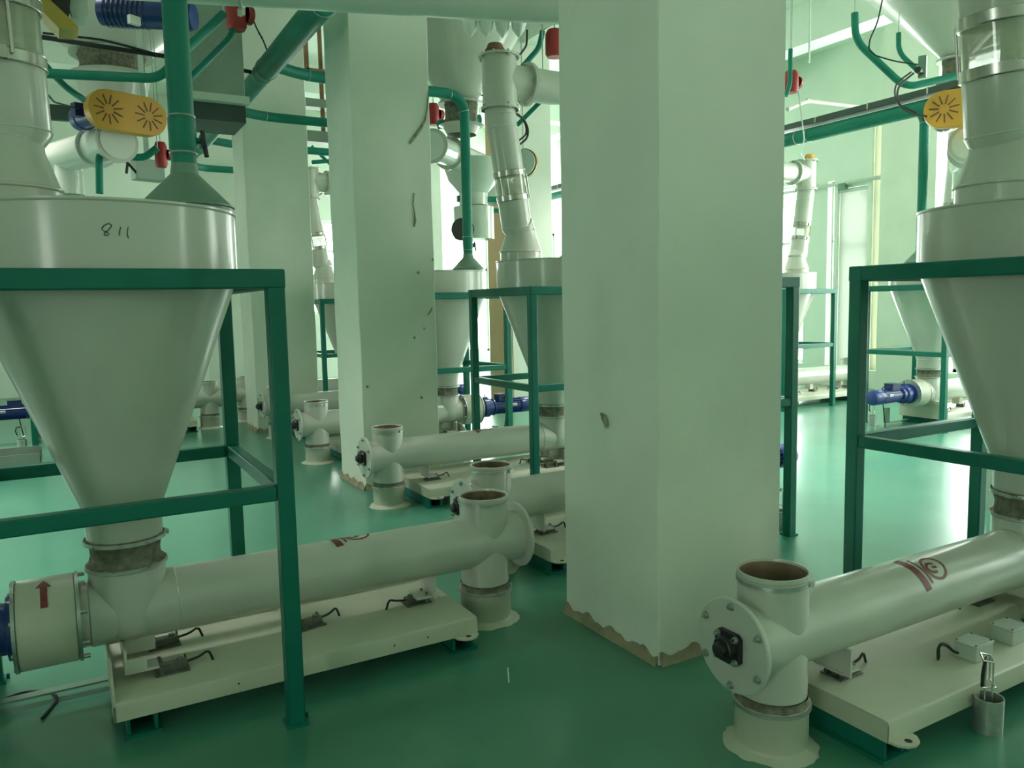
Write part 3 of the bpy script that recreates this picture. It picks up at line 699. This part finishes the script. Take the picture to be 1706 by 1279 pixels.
# product ducts and vents on the lids
supply_duct(0.16, 3.27, 1, 'white duct with clear sight band at top left corner', top=False, tilt=-0.15, dx0=-0.29)
supply_duct(3.57, 1.79, -1, 'white duct with clear sight band at top right corner', top=True, side=1.2)
supply_duct(3.60, 5.61, -1, 'white bent duct with clear sight tube left of the front column', side=1.3)
supply_duct(3.47, 3.89, -1, 'white duct hidden behind the front column', side=1.1)
supply_duct(3.60, 11.12, -1, 'distant white duct in the gap between second and third columns', side=1.2)
supply_duct(8.875, 7.81, 1, 'pale duct with small orange switch on its flange, by the bright window', side=1.2)
supply_duct(8.87, 5.60, 1, 'pale duct below the right orange chain guard', top=False, run=0.42)

vent_pipe(0.45, 3.27, 'green vent pipe with grey hood on hopper marked 811', [(0, 0, 2.05), (0, 0, 2.8), (0, 0, 5.1)], r=0.046)
hz = 3.70
def vent_to_header(x, y, hx, label, r=0.052, z=hz):
    P = bend([(0, 0, 2.05), (0, 0, z), (hx-x+0.35, 0, z), (hx-x+0.07, -0.16, z)], 0.22, 7)
    return vent_pipe(x, y, label, P, r)
for y, lb in ((7.62, 'green pipe bending down to a hood, right of the second column'), (9.40, 'second green branch pipe crossing in front of the third column'), (11.12, 'third green branch pipe left of the third column')):
    vent_to_header(3.84 if y < 8 else 3.9, y, 1.80, lb)
vp4 = part('vent_branch', MB().tube(bend([(1.86, 12.9, hz), (2.1, 13.1, hz), (3.9, 13.1, hz)], 0.12), 0.052, 20), 'pipe_green', None)
tag(vp4, 'lowest and farthest green branch pipe left of the third column', 'pipe')
vent_pipe(3.89, 5.61, 'green hood and pipe hidden mostly by the front column', [(0, 0, 2.05), (0, 0, 2.9), (0, 0, 4.6)], r=0.05, valve=False)
vent_pipe(3.86, 1.79, 'green vent pipe right of the top right duct', [(0, 0, 2.05), (0, 0, 2.8), (0, 0, 4.6)], r=0.05, valve=False)
P = bend([(0, 0, 2.05), (0, 0, 3.5), (0, 0.10, 3.66)], 0.06)
vent_pipe(8.64, 5.60, 'green upright pipe under the right orange guard', P, r=0.052, valve=False)
vent_pipe(8.58, 7.81, 'green upright pipe hidden behind the front column on the right', [(0, 0, 2.05), (0, 0, 2.8), (0, 0, 3.6)], r=0.052, valve=False)

# tapered aspiration headers
def header(x, y0, y1, z, steps, label):
    t = thing('aspiration_header', label, 'pipe', (x, y0, z))
    n = len(steps); ln = (y1-y0)/n
    m = MB()
    for i, r in enumerate(steps):
        m.lathe([(i*ln, r), ((i+1)*ln-0.12, r), ((i+1)*ln, steps[min(i+1, n-1)])], (0, 0, 0), (0, 1, 0), 28, i == 0, i == n-1)
        
        for y in (i*ln+0.04, (i+1)*ln-0.14): part('pipe_joint', MB().torus((0, 0, 0), (0, 1, 0), r+0.002, 0.006, 32, 6), 'galvanised', t, loc=(0, y, 0))
    part('pipe', m, 'pipe_green', t)
    return t
header(1.80, 5.75, 13.6, hz, [0.098, 0.088, 0.076, 0.062], 'thick green header pipe running away diagonally at upper left')
hr = header(8.60, 4.9, 14.5, 3.62, [0.085, 0.085, 0.08, 0.07], 'long green header pipe under a cable tray, right of front column')

# ------------------------------------------------------------------ overhead conveyor pipe across the top of the view
oc = thing('overhead_pipe', 'big white pipe crossing above from top left to the front column', 'pipe', (0, 0, 0))
a, b = Vector((-3.4, 5.71, 3.22)), Vector((2.90, 3.73, 3.22))
part('pipe', MB().cyl(a, b, 0.15, n=48), 'overhead_white', oc)
q = a+(b-a)*((0.92-a.x)/(b.x-a.x))
part('pipe_flange', MB().ring(q, b-a, 0.15, 0.178, 0.016, 44).box(q+Vector((0, 0, -0.185)), (0.02, 0.04, 0.035), 0.4), 'steel_white', oc, label='white flange ring with ear')

# ------------------------------------------------------------------ storage bins with sleeves, hanging under the ceiling
def bin_cone(x, y, z0, r0, z1, r1, label, sp=0.62, zt=ZC-0.02, seg=64):
    t = thing('storage_bin', label, 'bin', (x, y, 0))
    part('cone', MB().lathe([(z0, r0), (z1, r1), (z1+0.02, r1), (zt, r1)], n=seg), 'steel_white', t)
    part('outlet_flange', MB().ring((0, 0, z0-0.012), (0, 0, 1), r0*0.9, r0+0.05, 0.024), 'galvanised', t)
    part('canvas_sleeve', MB().lathe([(z0-0.02, r0*0.92), (z0-0.08, r0*0.86), (z0-0.16, r0*0.86), (z0-0.22, r0*0.92)], n=44, wob=lambda i, a: 0.008*math.sin(10*a+i)), 'canvas', t)
    part('inlet_spout', MB().lathe([(z0-0.22, r0), (z0-0.24, r0+0.05), (z0-0.26, r0), (z0-sp, r0*0.8)], n=44), 'steel_white', t)
    return t
pA = at(768, 172, 8.6); bin_cone(pA.x, pA.y, pA.z, 0.20, 5.2, 1.15, 'grey white bin cone above the bent duct, behind top pipe', sp=0.34)
pB = at(186, 92, 9.2); bin_cone(pB.x, pB.y, pB.z, 0.40, 4.9, 0.95, 'white bin cone over the left orange guard')
pC = at(1592, 98, 8.6); bin_cone(pC.x, pC.y, pC.z, 0.14, 5.35, 1.35, 'big white bin cone in top right corner')
# corrugated edge sheet under the top pipe
fb = thing('filter_bags', 'row of four grey pointed bag bottoms under top pipe', 'filter', at(823, 40, 6.9))
for k in range(4):
    part('bag', lambda: MB().lathe([(-0.12, 0.0), (-0.05, 0.055), (0.04, 0.07), (1.7, 0.07)], n=16), 'pipe_grey', fb, key='fbag', loc=at(783+27*k, 40, 6.9)-at(823, 40, 6.9))

def screw_feeder(p, heading, length, label, r=0.15, guard=True, gw=0.74, gh=0.36, drop=0.0, mat_g='guard_orange', motor_side=-1, gup=0.20):
    """overhead screw feeder: tube runs along heading from p; drive end with stadium chain guard facing back"""
    d = Vector((math.sin(heading), math.cos(heading), 0)); e = Vector((d.y, -d.x, 0)); z = Vector((0, 0, 1)); p = Vector(p)
    t = thing('screw_feeder', label, 'feeder', p)
    o = Vector((0, 0, 0))
    part('tube', MB().lathe([(0.10, r), (length, r)], o, d, 44, True, True), 'white_gloss', t)
    for k_ in (0.55, 0.12): part('tube_flange', MB().ring((0, 0, 0), d, r*0.9, r+0.035, 0.02), 'steel_white', t, loc=d*k_)
    if guard:
        n = 20; R = gh/2; hx = gw/2-R; poly = []
        for k in range(n+1): a = -PI/2+PI*k/n; poly.append((hx+R*math.cos(a), R*math.sin(a)))
        for k in range(n+1): a = PI/2+PI*k/n; poly.append((-hx+R*math.cos(a), R*math.sin(a)))
        c = o-d*0.10+z*gup
        g = part('chain_guard', MB().prism(poly, c, e, z, d, 0.11), mat_g, t, bevel=0.006, label='stadium shaped chain guard')
        sl = MB()
        for sx in (-1, 1):
            for k in range(11):
                a = 2*PI*k/11+0.2; R2 = Matrix.Rotation(0, 3, 'Z')
                ca, sa = math.cos(a), math.sin(a)
                q = c - d*0.0575 + e*(sx*hx) + (e*ca+z*sa)*(R*0.50)
                ex = e*ca+z*sa; ey = -e*sa+z*ca
                pl = [(-R*0.24, -0.006), (R*0.24, -0.006), (R*0.24, 0.006), (-R*0.24, 0.006)]
                sl.prism(pl, q, ex, ey, d, 0.004)
        stuff('vent_slots', sl, 'dark_brown', g, label='dark brown radial vent slots')  # dark brown strips laid on the guard face for the slots
        mp = c+e*(motor_side*hx)+d*0.06
        mo = part('motor', MB().lathe([(0.0, 0.13), (0.03, 0.13), (0.04, 0.105), (0.36, 0.105), (0.37, 0.115), (0.46, 0.115), (0.49, 0.09), (0.49, 0)], mp, d, 32), 'motor_blue', t, label='blue motor behind the guard')
        part('terminal_box', MB().box(mp+d*0.2+z*0.02+e*(motor_side*0.12), (0.12, 0.09, 0.12), -heading), 'motor_dark', mo)
    part('outlet_box', MB().lathe([(0, r*0.8), (-0.30, r*0.8)], o+d*(length-0.3)-z*0.1, (0, 0, 1), 30), 'white_gloss', t)
    return t
g1 = at(205, 232, 7.5)
screw_feeder((g1.x, g1.y, g1.z), math.radians(-22), 1.5, 'white screw feeder with orange chain guard at upper left', r=0.17, gup=0.22)
g2 = at(1615, 235, 7.6)
screw_feeder((g2.x, g2.y, g2.z), math.radians(58), 1.6, 'white screw feeder with orange chain guard at upper right', r=0.15, gup=0.30, gh=0.35, gw=0.80)
g3 = at(712, 240, 8.3)
screw_feeder((g3.x, g3.y, g3.z), math.radians(50), 2.3, 'white slanting screw feeder tube beside the green bent pipe', r=0.15, guard=False)
# chute under that feeder
ch = thing('feed_chute', 'pale conical chute and drum below the slanting feeder tube', 'chute', at(788, 300, 9.4))
part('cone', MB().lathe([(0.22, 0.38), (-0.02, 0.30), (-0.16, 0.17), (-0.30, 0.17)], n=36), 'white_gloss', ch)
part('drum', MB().lathe([(-0.32, 0.20), (-0.32, 0.24), (-0.70, 0.24), (-0.72, 0.0)], n=36), 'white_gloss', ch)
part('dark_end', MB().lathe([(0.0, 0.0), (0.0, 0.13), (0.10, 0.13), (0.10, 0)], (-0.17, -0.1, -0.60), (-0.8, -0.5, 0), 24), 'black_iron', ch, label='black round end cap')
part('green_rail', MB().box((0.12, 0.0, -0.22), (0.62, 0.05, 0.07), -0.2).box((0.12, 0.1, -0.34), (0.62, 0.04, 0.05), -0.2), 'pipe_green', ch, label='green steel rail across the chute')

# chain guard seen edge-on behind the bent duct
eg = thing('chain_guard', 'round grey guard plate with yellow rim right of the bent duct', 'guard', at(872, 271, 8.4))
part('plate', MB().lathe([(0, 0), (0, 0.14), (0.03, 0.14), (0.03, 0)], (0, 0, 0), (-0.7, -0.5, 0), 32), 'pipe_grey', eg)
part('hanger', MB().cyl((0, 0, 0.13), (0, 0, ZC-eg.location.z), 0.006, n=6), 'galvanised', eg)
part('rim', MB().lathe([(-0.05, 0.13), (-0.05, 0.15), (-0.01, 0.15)], (0, 0, 0), (-0.7, -0.5, 0), 32, True), 'guard_orange', eg)

# upper left: blue motor and yellow guard above
bm = thing('drive_motor', 'large blue motor behind the green vent pipe at top left', 'motor', at(250, 24, 4.9))
ax = (at(330, 30, 4.9)-at(170, 20, 4.9)).normalized()
part('housing', MB().lathe([(-0.30, 0.0), (-0.30, 0.083), (0.24, 0.088), (0.275, 0.075), (0.28, 0.0)], (0, 0, 0), ax, 32), 'motor_blue', bm)
part('foot', MB().box((-0.10, -0.075, -0.075), (0.07, 0.03, 0.05), 0.5), 'white_gloss', bm, label='white mounting foot')
stuff('cooling_fins', [m := MB(), [m.lathe([(0, 0.088), (0.004, 0.094), (0.008, 0.088)], Vector(ax)*(-0.26+0.03*k), ax, 28) for k in range(9)]][0], 'motor_dark', bm)
yg = thing('belt_guard', 'yellow slanting belt guard with black inside at top left corner', 'guard', on_y(100, 20, 4.25))
def plate(pts, y, th):
    q = [on_y(px, py, y)-yg.location for px, py in pts]
    m = MB(); n = len(q); k = Vector((0, th, 0))
    return m.add(q+[p+k for p in q], [tuple(range(n)), tuple(reversed(range(n, 2*n)))]+[(i, i+n, (i+1) % n+n, (i+1) % n) for i in range(n)])
part('shell', plate([(62, -40), (80, -40), (84, 0), (131, 44), (123, 48), (98, 47), (72, 20), (66, 0)], 4.15, 0.16), 'guard_yellow', yg)
part('belt_wheel', plate([(80, -40), (117, -40), (117, 4), (114, 29), (108, 27), (86, 4)], 4.20, 0.10), 'black_iron', yg, label='black inside of the guard')
part('bracket', plate([(117, -40), (140, -40), (148, 26), (140, 29), (120, 27), (115, 10)], 4.24, 0.12), 'pipe_grey', yg)

# ------------------------------------------------------------------ small green pipes, red knockers, cables
def gp(pts, r, label, m='pipe_green', cat='pipe', name='green_pipe', rad=0.10):
    o = part(name, MB().tube(bend(pts, rad), r, 14), m, None)
    p = max(pts, key=lambda q: q[2])
    part('hanger', MB().cyl((p[0], p[1], p[2]), (p[0], p[1], ZC), 0.005, n=6), 'galvanised', o)
    return tag(o, label, cat)
gp([at(70, 122, 6.1), at(265, 131, 6.1), at(285, 110, 6.1)], 0.036, 'thin green pipe level across upper left, behind the vent pipe')
gp([at(68, 100, 6.2), at(108, 145, 6.2), at(140, 166, 6.2)], 0.025, 'short green pipe dropping towards the left orange guard')
gp([at(300, 92, 5.6), at(372, 24, 5.9)], 0.032, 'upper of two slanting green pipes right of vent pipe')
gp([at(305, 142, 5.9), at(388, 58, 6.2), at(391, 38, 6.2)], 0.024, 'lower of two slanting green pipes right of vent pipe')
gp([at(166, 322, 7.6), at(165, 256, 7.6), at(240, 263, 7.8), at(262, 246, 7.8)], 0.034, 'green pipe standing and bending below the left orange guard', rad=0.06)
gp([at(730, 208, 9.0), at(800, 198, 9.2)], 0.05, 'short thick green pipe behind the green bent pipe')
gp([at(838, 216, 7.6), at(860, 210, 7.6), at(905, 165, 7.4)], 0.022, 'thin green pipe slanting up behind the bent duct', rad=0.05)
gp([at(870, 112, 7.4), at(898, 80, 7.4), at(904, 52, 7.4)], 0.026, 'thin green pipe rising to the red knocker near front column', rad=0.06)
gp([at(1424, 22, 8.2), at(1425, 68, 8.2), at(1508, 146, 8.2), at(1612, 122, 8.2)], 0.037, 'long green pipe bending below the big right bin', rad=0.14)
gp([at(1497, 55, 8.6), at(1497, 88, 8.6), at(1530, 118, 8.6)], 0.026, 'short green pipe bending by the big right bin', rad=0.1)
gp([at(1317, 82, 9.2), at(1316, 140, 9.2), at(1309, 160, 9.2)], 0.026, 'green pipe beside the red knocker right of front column', rad=0.05)

def knocker(px, py, dep, label, r=0.09):
    t = thing('air_knocker', label, 'valve', at(px, py, dep))
    part('body', MB().lathe([(-0.13, 0.0), (-0.13, r*0.8), (-0.10, r), (0.08, r), (0.12, r*0.75), (0.12, 0)], n=28), 'red_paint', t)
    part('cap', MB().lathe([(0.0, r*0.9), (0.05, r*0.9), (0.05, 0)], (r*0.9, 0, 0), (1, 0.3, 0), 24), 'red_paint', t)
    part('hanger', MB().cyl((0, 0, 0.11), (0, 0, ZC-t.location.z), 0.006, n=6), 'galvanised', t)
    return t
knocker(393, 22, 6.2, 'red knocker under the white pipe flange, upper left', 0.078)
knocker(268, 257, 8.0, 'dim red knocker left of the vent pipe', 0.06)
knocker(722, 190, 9.4, 'red knocker beside the second column top right edge', 0.07)
knocker(924, 72, 7.5, 'dark red knocker at left edge of the front column', 0.09)
knocker(1318, 136, 9.3, 'red knocker at right edge of the front column', 0.085)

def cable(pts, r, label, group=None, m='black_rubber'):
    return tag(part('cable', MB().tube(bend(pts, 0.08, 4), r, 8), m, None), label, 'cable', group)
cable([at(-30, 50, 6.0), at(72, 62, 6.0), at(160, 76, 6.0), at(265, 92, 6.2), at(430, 122, 7.45)], 0.018, 'thick black cable running level across the upper left')
cable([at(72, 55, 6.1), at(170, 66, 6.1), at(258, 89, 6.12), at(262, 92, 6.19)], 0.009, 'thin black cable above the thick one at upper left')
cable([at(70, 145, 6.0), at(90, 170, 6.4), at(134, 182, 7.35), at(150, 190, 7.45)], 0.008, 'black cable looping to the left orange guard')
cable([at(418, 22, 7.0), at(428, 50, 7.0), at(440, 68, 7.05), at(447, 92, 7.05)], 0.007, 'black cable hanging beside the thick green header')
cable([at(842, 178, 6.3), at(876, 200, 6.5), at(882, 228, 6.5), at(852, 252, 6.35)], 0.010, 'two black cables looping right of the bent duct')
cable([at(840, 176, 6.3), at(872, 196, 6.55), at(880, 222, 6.55), at(850, 246, 6.35)], 0.008, 'inner black cable loop right of the bent duct')
cable([at(878, 50, 6.8), at(878, 75, 6.8), at(866, 92, 6.5), Vector((3.205, 5.61, 3.498))], 0.009, 'short cable to the switch on the bent duct')
cable([at(1470, 0, 7.6), at(1462, 38, 7.6), at(1446, 72, 7.6), at(1450, 90, 7.6), at(1490, 102, 7.6), at(1532, 108, 7.6)], 0.007, 'thin black cable hanging from the right bin')
cable([at(1522, 122, 7.4), at(1494, 145, 7.4), at(1496, 176, 7.4), at(1526, 192, 7.5), at(1548, 194, 7.65)], 0.010, 'black cable curving to the right orange guard')
cable([at(1518, 120, 7.5), at(1490, 140, 7.5), at(1492, 172, 7.5), at(1526, 188, 7.5)], 0.008, 'second black cable curving to the right orange guard')
cable([at(1322, 140, 9.3), at(1330, 150, 9.3), at(1336, 200, 9.3), at(1340, 232, 9.5), at(1334, 255, 10), at(1340, 266, 10.6)], 0.008, 'thin grey cable hanging by the red knocker on right', m='pipe_grey')
cable([at(772, 160, 8.6), at(785, 148, 8.6), at(800, 158, 8.6), at(812, 162, 8.4)], 0.009, 'looped black cable left of the duct tee')
cable([at(522, 292, 11.2), at(534, 300, 11.15), at(541, 318, 11.15), at(528, 328, 11.25)], 0.008, 'black cable loop in the gap beside the third column')
jb = thing('junction_box', 'grey terminal post with black cables above right orange guard', 'box', at(1537, 115, 7.5))
part('case', MB().box((0, 0, 0.02), (0.05, 0.07, 0.20), 0.4), 'hood_grey', jb)
part('gland', MB().cyl((-0.03, 0, -0.03), (-0.12, -0.03, -0.03), 0.03, n=14), 'black_iron', jb)

# steel housing and control boxes in the upper left background
sh = thing('steel_housing', 'large grey steel housing with ledge and dark slot behind slanting green pipes', 'housing', (1.25, 7.42, 3.30))
part('body', MB().box((0, 0, 0.40), (0.50, 0.62, 0.80)), 'bin_grey', sh, bevel=0.01)
part('ledge', MB().box((0, -0.03, -0.03), (0.54, 0.70, 0.06)), 'overhead_white', sh)
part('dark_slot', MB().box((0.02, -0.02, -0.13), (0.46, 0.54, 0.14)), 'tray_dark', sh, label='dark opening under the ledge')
for sx in (-1, 1): part('hanger', MB().box((sx*0.20, 0, 1.6), (0.05, 0.05, 1.6)), 'pipe_grey', sh)

db = thing('dark_beam', 'dark flat steel beam behind the left orange guard', 'beam', at(95, 188, 9.2))
part('web', MB().box((-0.5, 0, 0), (1.6, 0.08, 0.17)), 'tray_dark', db)
part('post', MB().box((-1.2, 0, (ZC-db.location.z)/2), (0.08, 0.08, ZC-db.location.z)), 'tray_dark', db)
kb = thing('control_box', 'grey control box with black handle between left guard and vent hood', 'box', at(246, 284, 8.6))
part('case', MB().box((0, 0, 0), (0.30, 0.18, 0.22), 0.3), 'bin_grey', kb, bevel=0.008)
part('handle', MB().tube(bend([(-0.22, -0.1, -0.06), (-0.20, -0.1, 0.06), (-0.26, -0.1, 0.12)], 0.03), 0.014, 8).tube([(-0.20, -0.1, 0.05), (-0.12, -0.1, -0.05)], 0.014, 8), 'black_rubber', kb)
part('bracket', MB().box((0.0, 0.0, (ZC-kb.location.z)/2), (0.05, 0.05, ZC-kb.location.z)), 'pipe_grey', kb)
pr_ = thing('pipe_rack', 'brown steel rack with grey beam in the gap between second and third columns', 'rack', at(524, 110, 11.5))
part('frame', MB().box((-0.12, 0, 0.15), (0.06, 0.06, 0.5)).box((0.15, 0, -0.07), (0.55, 0.06, 0.06)), 'dark_brown', pr_)
part('grey_beam', MB().box((0.15, 0.1, -0.52), (0.7, 0.2, 0.12)).box((0.15, 0.1, -1.0), (0.7, 0.2, 0.16)), 'tray_steel', pr_)
part('braces', MB().tube([(-0.1, 0, -1.15), (0.3, 0, -1.5)], 0.025, 8).tube([(-0.1, 0, -1.38), (0.35, 0, -1.32)], 0.03, 8), 'pipe_green', pr_)
part('hanger', MB().box((0.12, 0.1, (ZC-pr_.location.z-1.0)/2), (0.05, 0.05, ZC-pr_.location.z+1.0)), 'dark_brown', pr_)

# cable tray on the right header
ct = thing('cable_tray', 'dark cable tray with bundled cables above the right green header', 'tray', (8.60, 5.0, 3.74))
part('tray', MB().box((0, 4.6, 0.0), (0.16, 9.2, 0.012)).box((-0.08, 4.6, 0.03), (0.006, 9.2, 0.07)).box((0.08, 4.6, 0.03), (0.006, 9.2, 0.07)), 'tray_dark', ct)
cb = MB()
for k in range(5): cb.tube([(-0.05+0.025*k+0.01*math.sin(i*1.3+k), 0.3*i, 0.03+0.012*(k % 2)+0.012*math.sin(i*0.9+2*k)) for i in range(31)], 0.012, 6)
cb = stuff('cable_bundle', cb, 'black_rubber', ct)
tm = MB()
for k in range(12): tm.box((0, 0.5+0.75*k, 0.035), (0.17, 0.02, 0.075))
stuff('tray_clips', tm, 'galvanised', ct)

# switch boxes on the tees
for (x, y, m_, lb) in ((9.40, 7.81, 'guard_orange', 'small orange switch on top of the pale far duct'), (3.11, 5.61, 'dark_brown', 'dark brown switch on top of the bent duct tee')):
    sw = thing('level_switch', lb, 'switch', (x, y, 3.458))
    part('body', MB().lathe([(0.0, 0.08), (0.04, 0.08), (0.05, 0.07), (0.085, 0.055), (0.09, 0)], n=20), m_, sw)
    part('cable_gland', MB().cyl((0.05, 0, 0.035), (0.10, 0, 0.04), 0.012, n=10), 'black_iron', sw)

# hanging rod and wall conduit on the right
hrd = part('hanging_rod', MB().cyl((at(1348, 104, 10.5).x, at(1348, 104, 10.5).y, ZC), at(1348, 104, 10.5), 0.014, n=10), 'pipe_grey', None); tag(hrd, 'thin grey rod hanging from the ceiling, right of front column', 'rod')
sp = thing('sprinkler_pipe', 'white pipe under ceiling beams right of the front column', 'pipe', at(1312, 182, 10.5))
p0, p1, p2 = at(1312, 182, 10.5), at(1346, 168, 10.8), at(1445, 180, 11.2)
part('pipe', MB().tube([p0-p0, p1-p0, p2-p0], 0.028, 10), 'steel_white', sp)
part('elbow', MB().lathe([(-0.03, 0.036), (0.03, 0.036)], p1-p0, p2-p1, 12, True, True), 'steel_white', sp)
wp = thing('wall_conduit', 'blue grey conduit along the bright right wall', 'conduit', (11.55, 6.9, 3.42))
part('pipe', MB().cyl((0, 1.05, 0), (0, 4.6, 0), 0.03, n=12), 'pipe_grey', wp)
part('wall_clip', MB().box((0, 2.0, -0.05), (0.08, 0.14, 0.10)), 'hood_grey', wp)

# ------------------------------------------------------------------ floor things
conduit_cup(2.70, 1.45, 0.5, 'steel cup with wire guard at bottom right, beside cream platform')
conduit_cup(4.04, 3.53, 0.3, 'steel cup with wire guard at right foot of the front column')
conduit_cup(8.27, 5.90, 0.2, 'distant steel cup under the far right blue motor')
conduit_cup(-0.46, 10.30, 0.1, 'distant steel cup at left edge behind the steel tray')
for (x, y, lb) in ((2.90, 1.62, 'grey junction box on right platform, left of the pair'), (3.16, 1.63, 'grey junction box on right platform, right of the pair')):
    b = thing('junction_box', lb, 'box', (x, y, 0.15), 0.02, 'grey boxes on the right platform')
    part('case', MB().box((0, 0, 0.028), (0.115, 0.085, 0.056)), 'box_grey', b, key='jb_case', bevel=0.004)
    part('lid', MB().box((0, 0, 0.060), (0.119, 0.089, 0.008)), 'box_grey', b, key='jb_lid', bevel=0.002)
    stuff('lid_screws', [m := MB(), [m.cyl((sx*0.05, sy*0.036, 0.063), (sx*0.05, sy*0.036, 0.0665), 0.004, n=8) for sx in (-1, 1) for sy in (-1, 1)]][0], 'dark_brown', b, key='jb_screw')
cl = thing('cable_loop', 'black cable loop standing on right platform beside the junction box', 'cable', (2.78, 1.66, 0.15))
part('loop', MB().tube(bend([(-0.02, 0.01, 0), (-0.025, 0.01, 0.045), (0.0, 0.01, 0.06), (0.025, 0, 0.045), (0.05, -0.01, 0.02), (0.06, -0.015, 0.018)], 0.015), 0.005, 8).tube(bend([(0.0, 0.02, 0.0), (-0.002, 0.02, 0.05), (0.025, 0.015, 0.055), (0.045, 0.0, 0.03)], 0.015), 0.005, 8), 'black_rubber', cl)

tr = thing('steel_tray', 'grey steel channel tray on the floor at left edge, behind green rail', 'tray', (-1.5, 8.85, 0))
part('base', MB().box((0, 0, 0.10), (2.5, 0.50, 0.012)), 'tray_steel', tr)
for k, y in enumerate((-0.25, 0.25)): part('flange', MB().box((0, 0, 0.15), (2.5, 0.012, 0.11)), 'tray_steel', tr, key='tray_fl', loc=(0, y, 0))
part('end_stop', MB().box((1.25, 0, 0.13), (0.012, 0.5, 0.08)), 'black_iron', tr, label='dark end stop')
for x in (-0.9, 0.9): part('leg', MB().box((0, 0, 0.048), (0.06, 0.45, 0.096)), 'frame_green', tr, key='tray_leg', loc=(x, 0, 0))

# thin black curled line and a scratch on the floor
def fl(x, y, z=0.006):
    d = r2*((x-853)/FPX)+d2*((y-639.5)/FPX)+fwd; return Vector((0, 0, EYE))+d*((z-EYE)/d.z)
tag(part('cable', MB().tube(bend([fl(-30, 1178), fl(40, 1152), fl(84, 1150), fl(97, 1163), fl(84, 1180), fl(70, 1196)], 0.03, 4), 0.006, 8), 'black_rubber', None), 'thin black line curling on the floor under the red arrow housing', 'cable')
m = MB(); p, q = fl(846, 1112, 0.0), fl(848, 1137, 0.0); m.cyl(p, q, 0.003, n=6)
tag(part('chalk_mark', m, 'label_white', None), 'short white scratch line on the green floor before the front column', 'mark')
